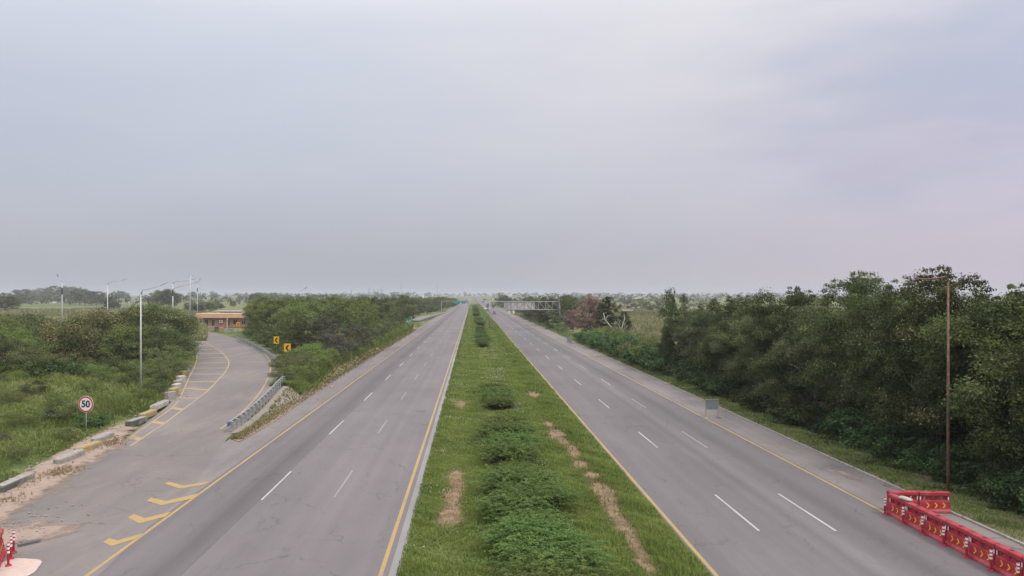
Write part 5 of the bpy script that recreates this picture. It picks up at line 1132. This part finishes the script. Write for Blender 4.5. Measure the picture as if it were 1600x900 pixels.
window(1.1, 1.0, 2.1, 1.25, 'door'); window(2.9, 1.0, 1.9, 1.35, 'door', 'cream_wall'); window(7.2, .9, 1.8, 1.3, 'window'); window(9.2, 1.2, 1.3, 1.6); window(11.6, 1.2, 1.3, 1.6)
o = MB(); o.box((0, 0, 0), (.9, .35, .75), bev=.04); b = o.build('air_conditioner', M['sign_white']); b.location = (BX+5.2*math.cos(rad(4)), OY-.22+5.2*math.sin(rad(4)), BZ+1.75); b.rotation_euler = (0, 0, rad(4)); tag(b, 'white air conditioner box on the brick office wall', 'air conditioner')
MB().tube([(5.2, -.39, 1.75), (5.2, -.402, 1.75)], .26, 16).build('fan', M['dark_steel'], t)
# canopy roof behind the office
t = empty('canopy', (BX+6.5, 234, 1.2), 0, 'long pale flat canopy behind the brick office', 'canopy'); MB().box((0, 0, 4.35), (19, 7, .35), bev=.03).build('roof', M['conc_white'], t); MB().box((0, 3, 3.3), (18.4, .2, 1.7)).build('back_wall', M['grey_wall'], t)
for x in (-8.8, -3, 3, 8.8): MB().box((x, -3.2, 2.1), (.35, .35, 4.2)).build('column', M['conc_white'], t)
MB().box((.2, -3.4, 4.2), (1.1, .3, 1.8)).build('gable_block', M['conc_white'], t)
# striped marker post and blocks in front of the office
o = empty('marker_post', (AT(355, 516, 206).x, 206, 1.3), 0, 'white post with dark bands before the brick office', 'post'); MB().box((0, 0, 1.6), (.34, .3, 3.2), bev=.02).build('shaft', M['conc_white'], o)
for z in (.7, 1.3, 1.9, 2.5): MB().box((0, -.155, z), (.22, .02, .26)).build('band', M['brick_far'], o)
BK = [(289, 512.5, 'conc_white'), (295, 513, 'conc'), (301, 513.6, 'conc_white'), (307, 514.2, 'conc'), (312, 514.7, 'conc_white'), (323, 515.6, 'conc'), (331, 516.5, 'conc_yellow'), (339, 517.2, 'conc_black'), (346, 518.2, 'conc_yellow'), (360, 520, 'conc')]
for k, (u, v, m_) in enumerate(BK):
    y = 9.2*F/(v-VV); x = (u-VU)/F*y; o = MB(); o.box((0, 0, .5), (1.15, .7, 1.3), 0, bev=.05); b = o.build('concrete_block', M[m_]); b.location = (x, y, 1.3); b.rotation_euler = (0, 0, random.uniform(-.3, .3)); tag(b, f'{ordinal(k+1)} concrete block from the left in the row before the brick office', 'concrete block', 'blocks before the brick office')
# white rubble heap in the scrub
for k, (u, lb) in enumerate(((175, 'left white rubble slab among the scrub'), (186, 'middle white rubble slab among the scrub'), (196, 'right white rubble slab among the scrub'))):
    p = AT(u, 507, 175); o = MB(); o.box((0, 0, .6), (1.8, 1.6, 1.3), .3*k, bev=.2); b = o.build('rubble_slab', M['conc_white']); b.location = (p.x, 175, 2.6); b.rotation_euler = (.15, .1*k-.1, k*.5); tag(b, lb, 'rubble', 'white rubble among the scrub')
    mb = MB(); mb.box((0, 0, -.8), (2.2, 2, 1.8), 0, bev=.2); mb.build('heap', M['verge'], b)

# ------------------------------------------------------------------ far town
def house(w_, d_, h_, m_, roof=None, win=True):
    mb = MB(); mb.box((0, 0, h_/2), (w_, d_, h_)); mb.box((0, 0, h_+.12), (w_+.5, d_+.5, .4)); mb.mi = 1
    if win:
        nf = max(1, int(h_/3.2)); nw = max(2, int(w_/3.5))
        for f in range(nf):
            for k in range(nw): mb.box((-w_/2+(k+.5)*w_/nw, -d_/2-.005, 1.7+f*3.2), (w_/nw*.5, .06, 1.4))
    o = mb.build('house', [M[m_], M['glass_dark']]); return o
protos = [house(12, 10, 6.5, 'white_wall'), house(16, 12, 6.5, 'cream_wall'), house(10, 10, 9.6, 'white_wall'), house(22, 12, 4, 'white_wall', win=False), house(14, 10, 6.5, 'grey_wall'), house(12, 10, 6.5, 'brick_far')]
r = np.random.default_rng(77); nh = 0
def put_house(v, x, y, s_, lb, grp, zs=1.0):
    global nh
    o = protos[v] if not protos[v].get('used') else protos[v].copy()
    if protos[v].get('used'): COL.objects.link(o)
    protos[v]['used'] = 1; o.location = (x, y, float(hgt(x, y))-.05); o.scale = (s_, s_, s_*zs); o.rotation_euler = (0, 0, r.uniform(-.5, .5)); tag(o, lb, 'building', grp); nh += 1
for _ in range(170):
    y = r.uniform(1300, 3200); u = r.choice([r.uniform(610, 1060), r.uniform(690, 1050)]); x = (u-VU)/F*y
    if abs(x) < 45: x += 90*np.sign(x or 1)
    put_house(int(r.choice([0, 1, 2, 3, 4], p=[.3, .2, .2, .15, .15])), x, y, r.uniform(.6, 1.15), 'pale flat roofed building in the hazy far-off town', 'hazy far-off town')
for k, (u, v) in enumerate(((52, 472.5), (58, 473), (75, 474), (82, 474), (110, 470), (218, 467), (232, 469), (212, 466.5), (245, 467))):
    y = CAM_H*F/(v-VV); y = min(y, 1100); x = (u-VU)/F*y; put_house(3, x, y, .45+y/2600, f'{ordinal(k+1)} white low building from the left between the field hedges', 'white buildings between the left field hedges')
for k in range(16):
    u = 952+k*5.4+r.uniform(-1, 1); y = r.uniform(420, 560); x = (u-VU)/F*y; put_house(5 if k % 3 else 1, x, y+r.uniform(0, 120), .34+.14*r.random(), f'{ordinal(k+1)} low {"red brick" if k % 3 else "cream"} house from the left on the plain right of the dead tree', 'low houses on the plain', .7)
for k, (u, wd, hp) in enumerate(((549, 2.5, 9), (577, 4, 12), (584, 5, 10), (591, 3, 11), (597, 4, 13), (627, 1.2, 20), (683, 1.4, 20))):
    y = 3200; hh = 10.5-9+hp/F*y
    x = (u-VU)/F*y; mb = MB(); mb.box((0, 0, hh/2), (wd/F*y, 12, hh)); mb.box((0, 0, hh+1), (wd/F*y*.5, 6, 2)); b = mb.build('tower_block', M['grey_wall']); b.location = (x, y, 8.9); tag(b, f'{ordinal(k+1)} faint tower from the left on the hazy horizon', 'tower block', 'faint towers on the horizon')
# pale overbridge far down the road
t = empty('overbridge', (6, 1150, 1.0), 0, 'pale bridge crossing the highway at its far end', 'bridge'); MB().box((0, 0, 6.2), (120, 9, 1.4)).build('deck', M['conc_white'], t)
for x in (-28, -1, 24): MB().box((x, 0, 2.7), (1.2, 6, 5.6)).build('pier', M['conc_white'], t)

# ------------------------------------------------------------------ haze over the whole plain
hm = bpy.data.materials.new('haze'); hm.use_nodes = True; n_ = hm.node_tree; n_.nodes.remove(n_.nodes['Principled BSDF'])
pv = n_.nodes.new('ShaderNodeVolumePrincipled'); pv.inputs['Color'].default_value = (.80, .84, .90, 1); pv.inputs['Density'].default_value = 2.2e-4
n_.links.new(pv.outputs[0], n_.nodes['Material Output'].inputs['Volume'])
mb = MB(); mb.box((0, 4400, 26), (19800, 9600, 56)); hz = mb.build('haze', hm); tag(hz, kind='stuff')
# unused prototypes leave the scene
for o in list(COL.objects):
    if o.type == 'EMPTY' and o.parent is None and 'category' not in o.keys():
        for c in list(o.children): bpy.data.objects.remove(c)
        bpy.data.objects.remove(o)
    elif o.name.startswith('house') and 'category' not in o.keys(): bpy.data.objects.remove(o)
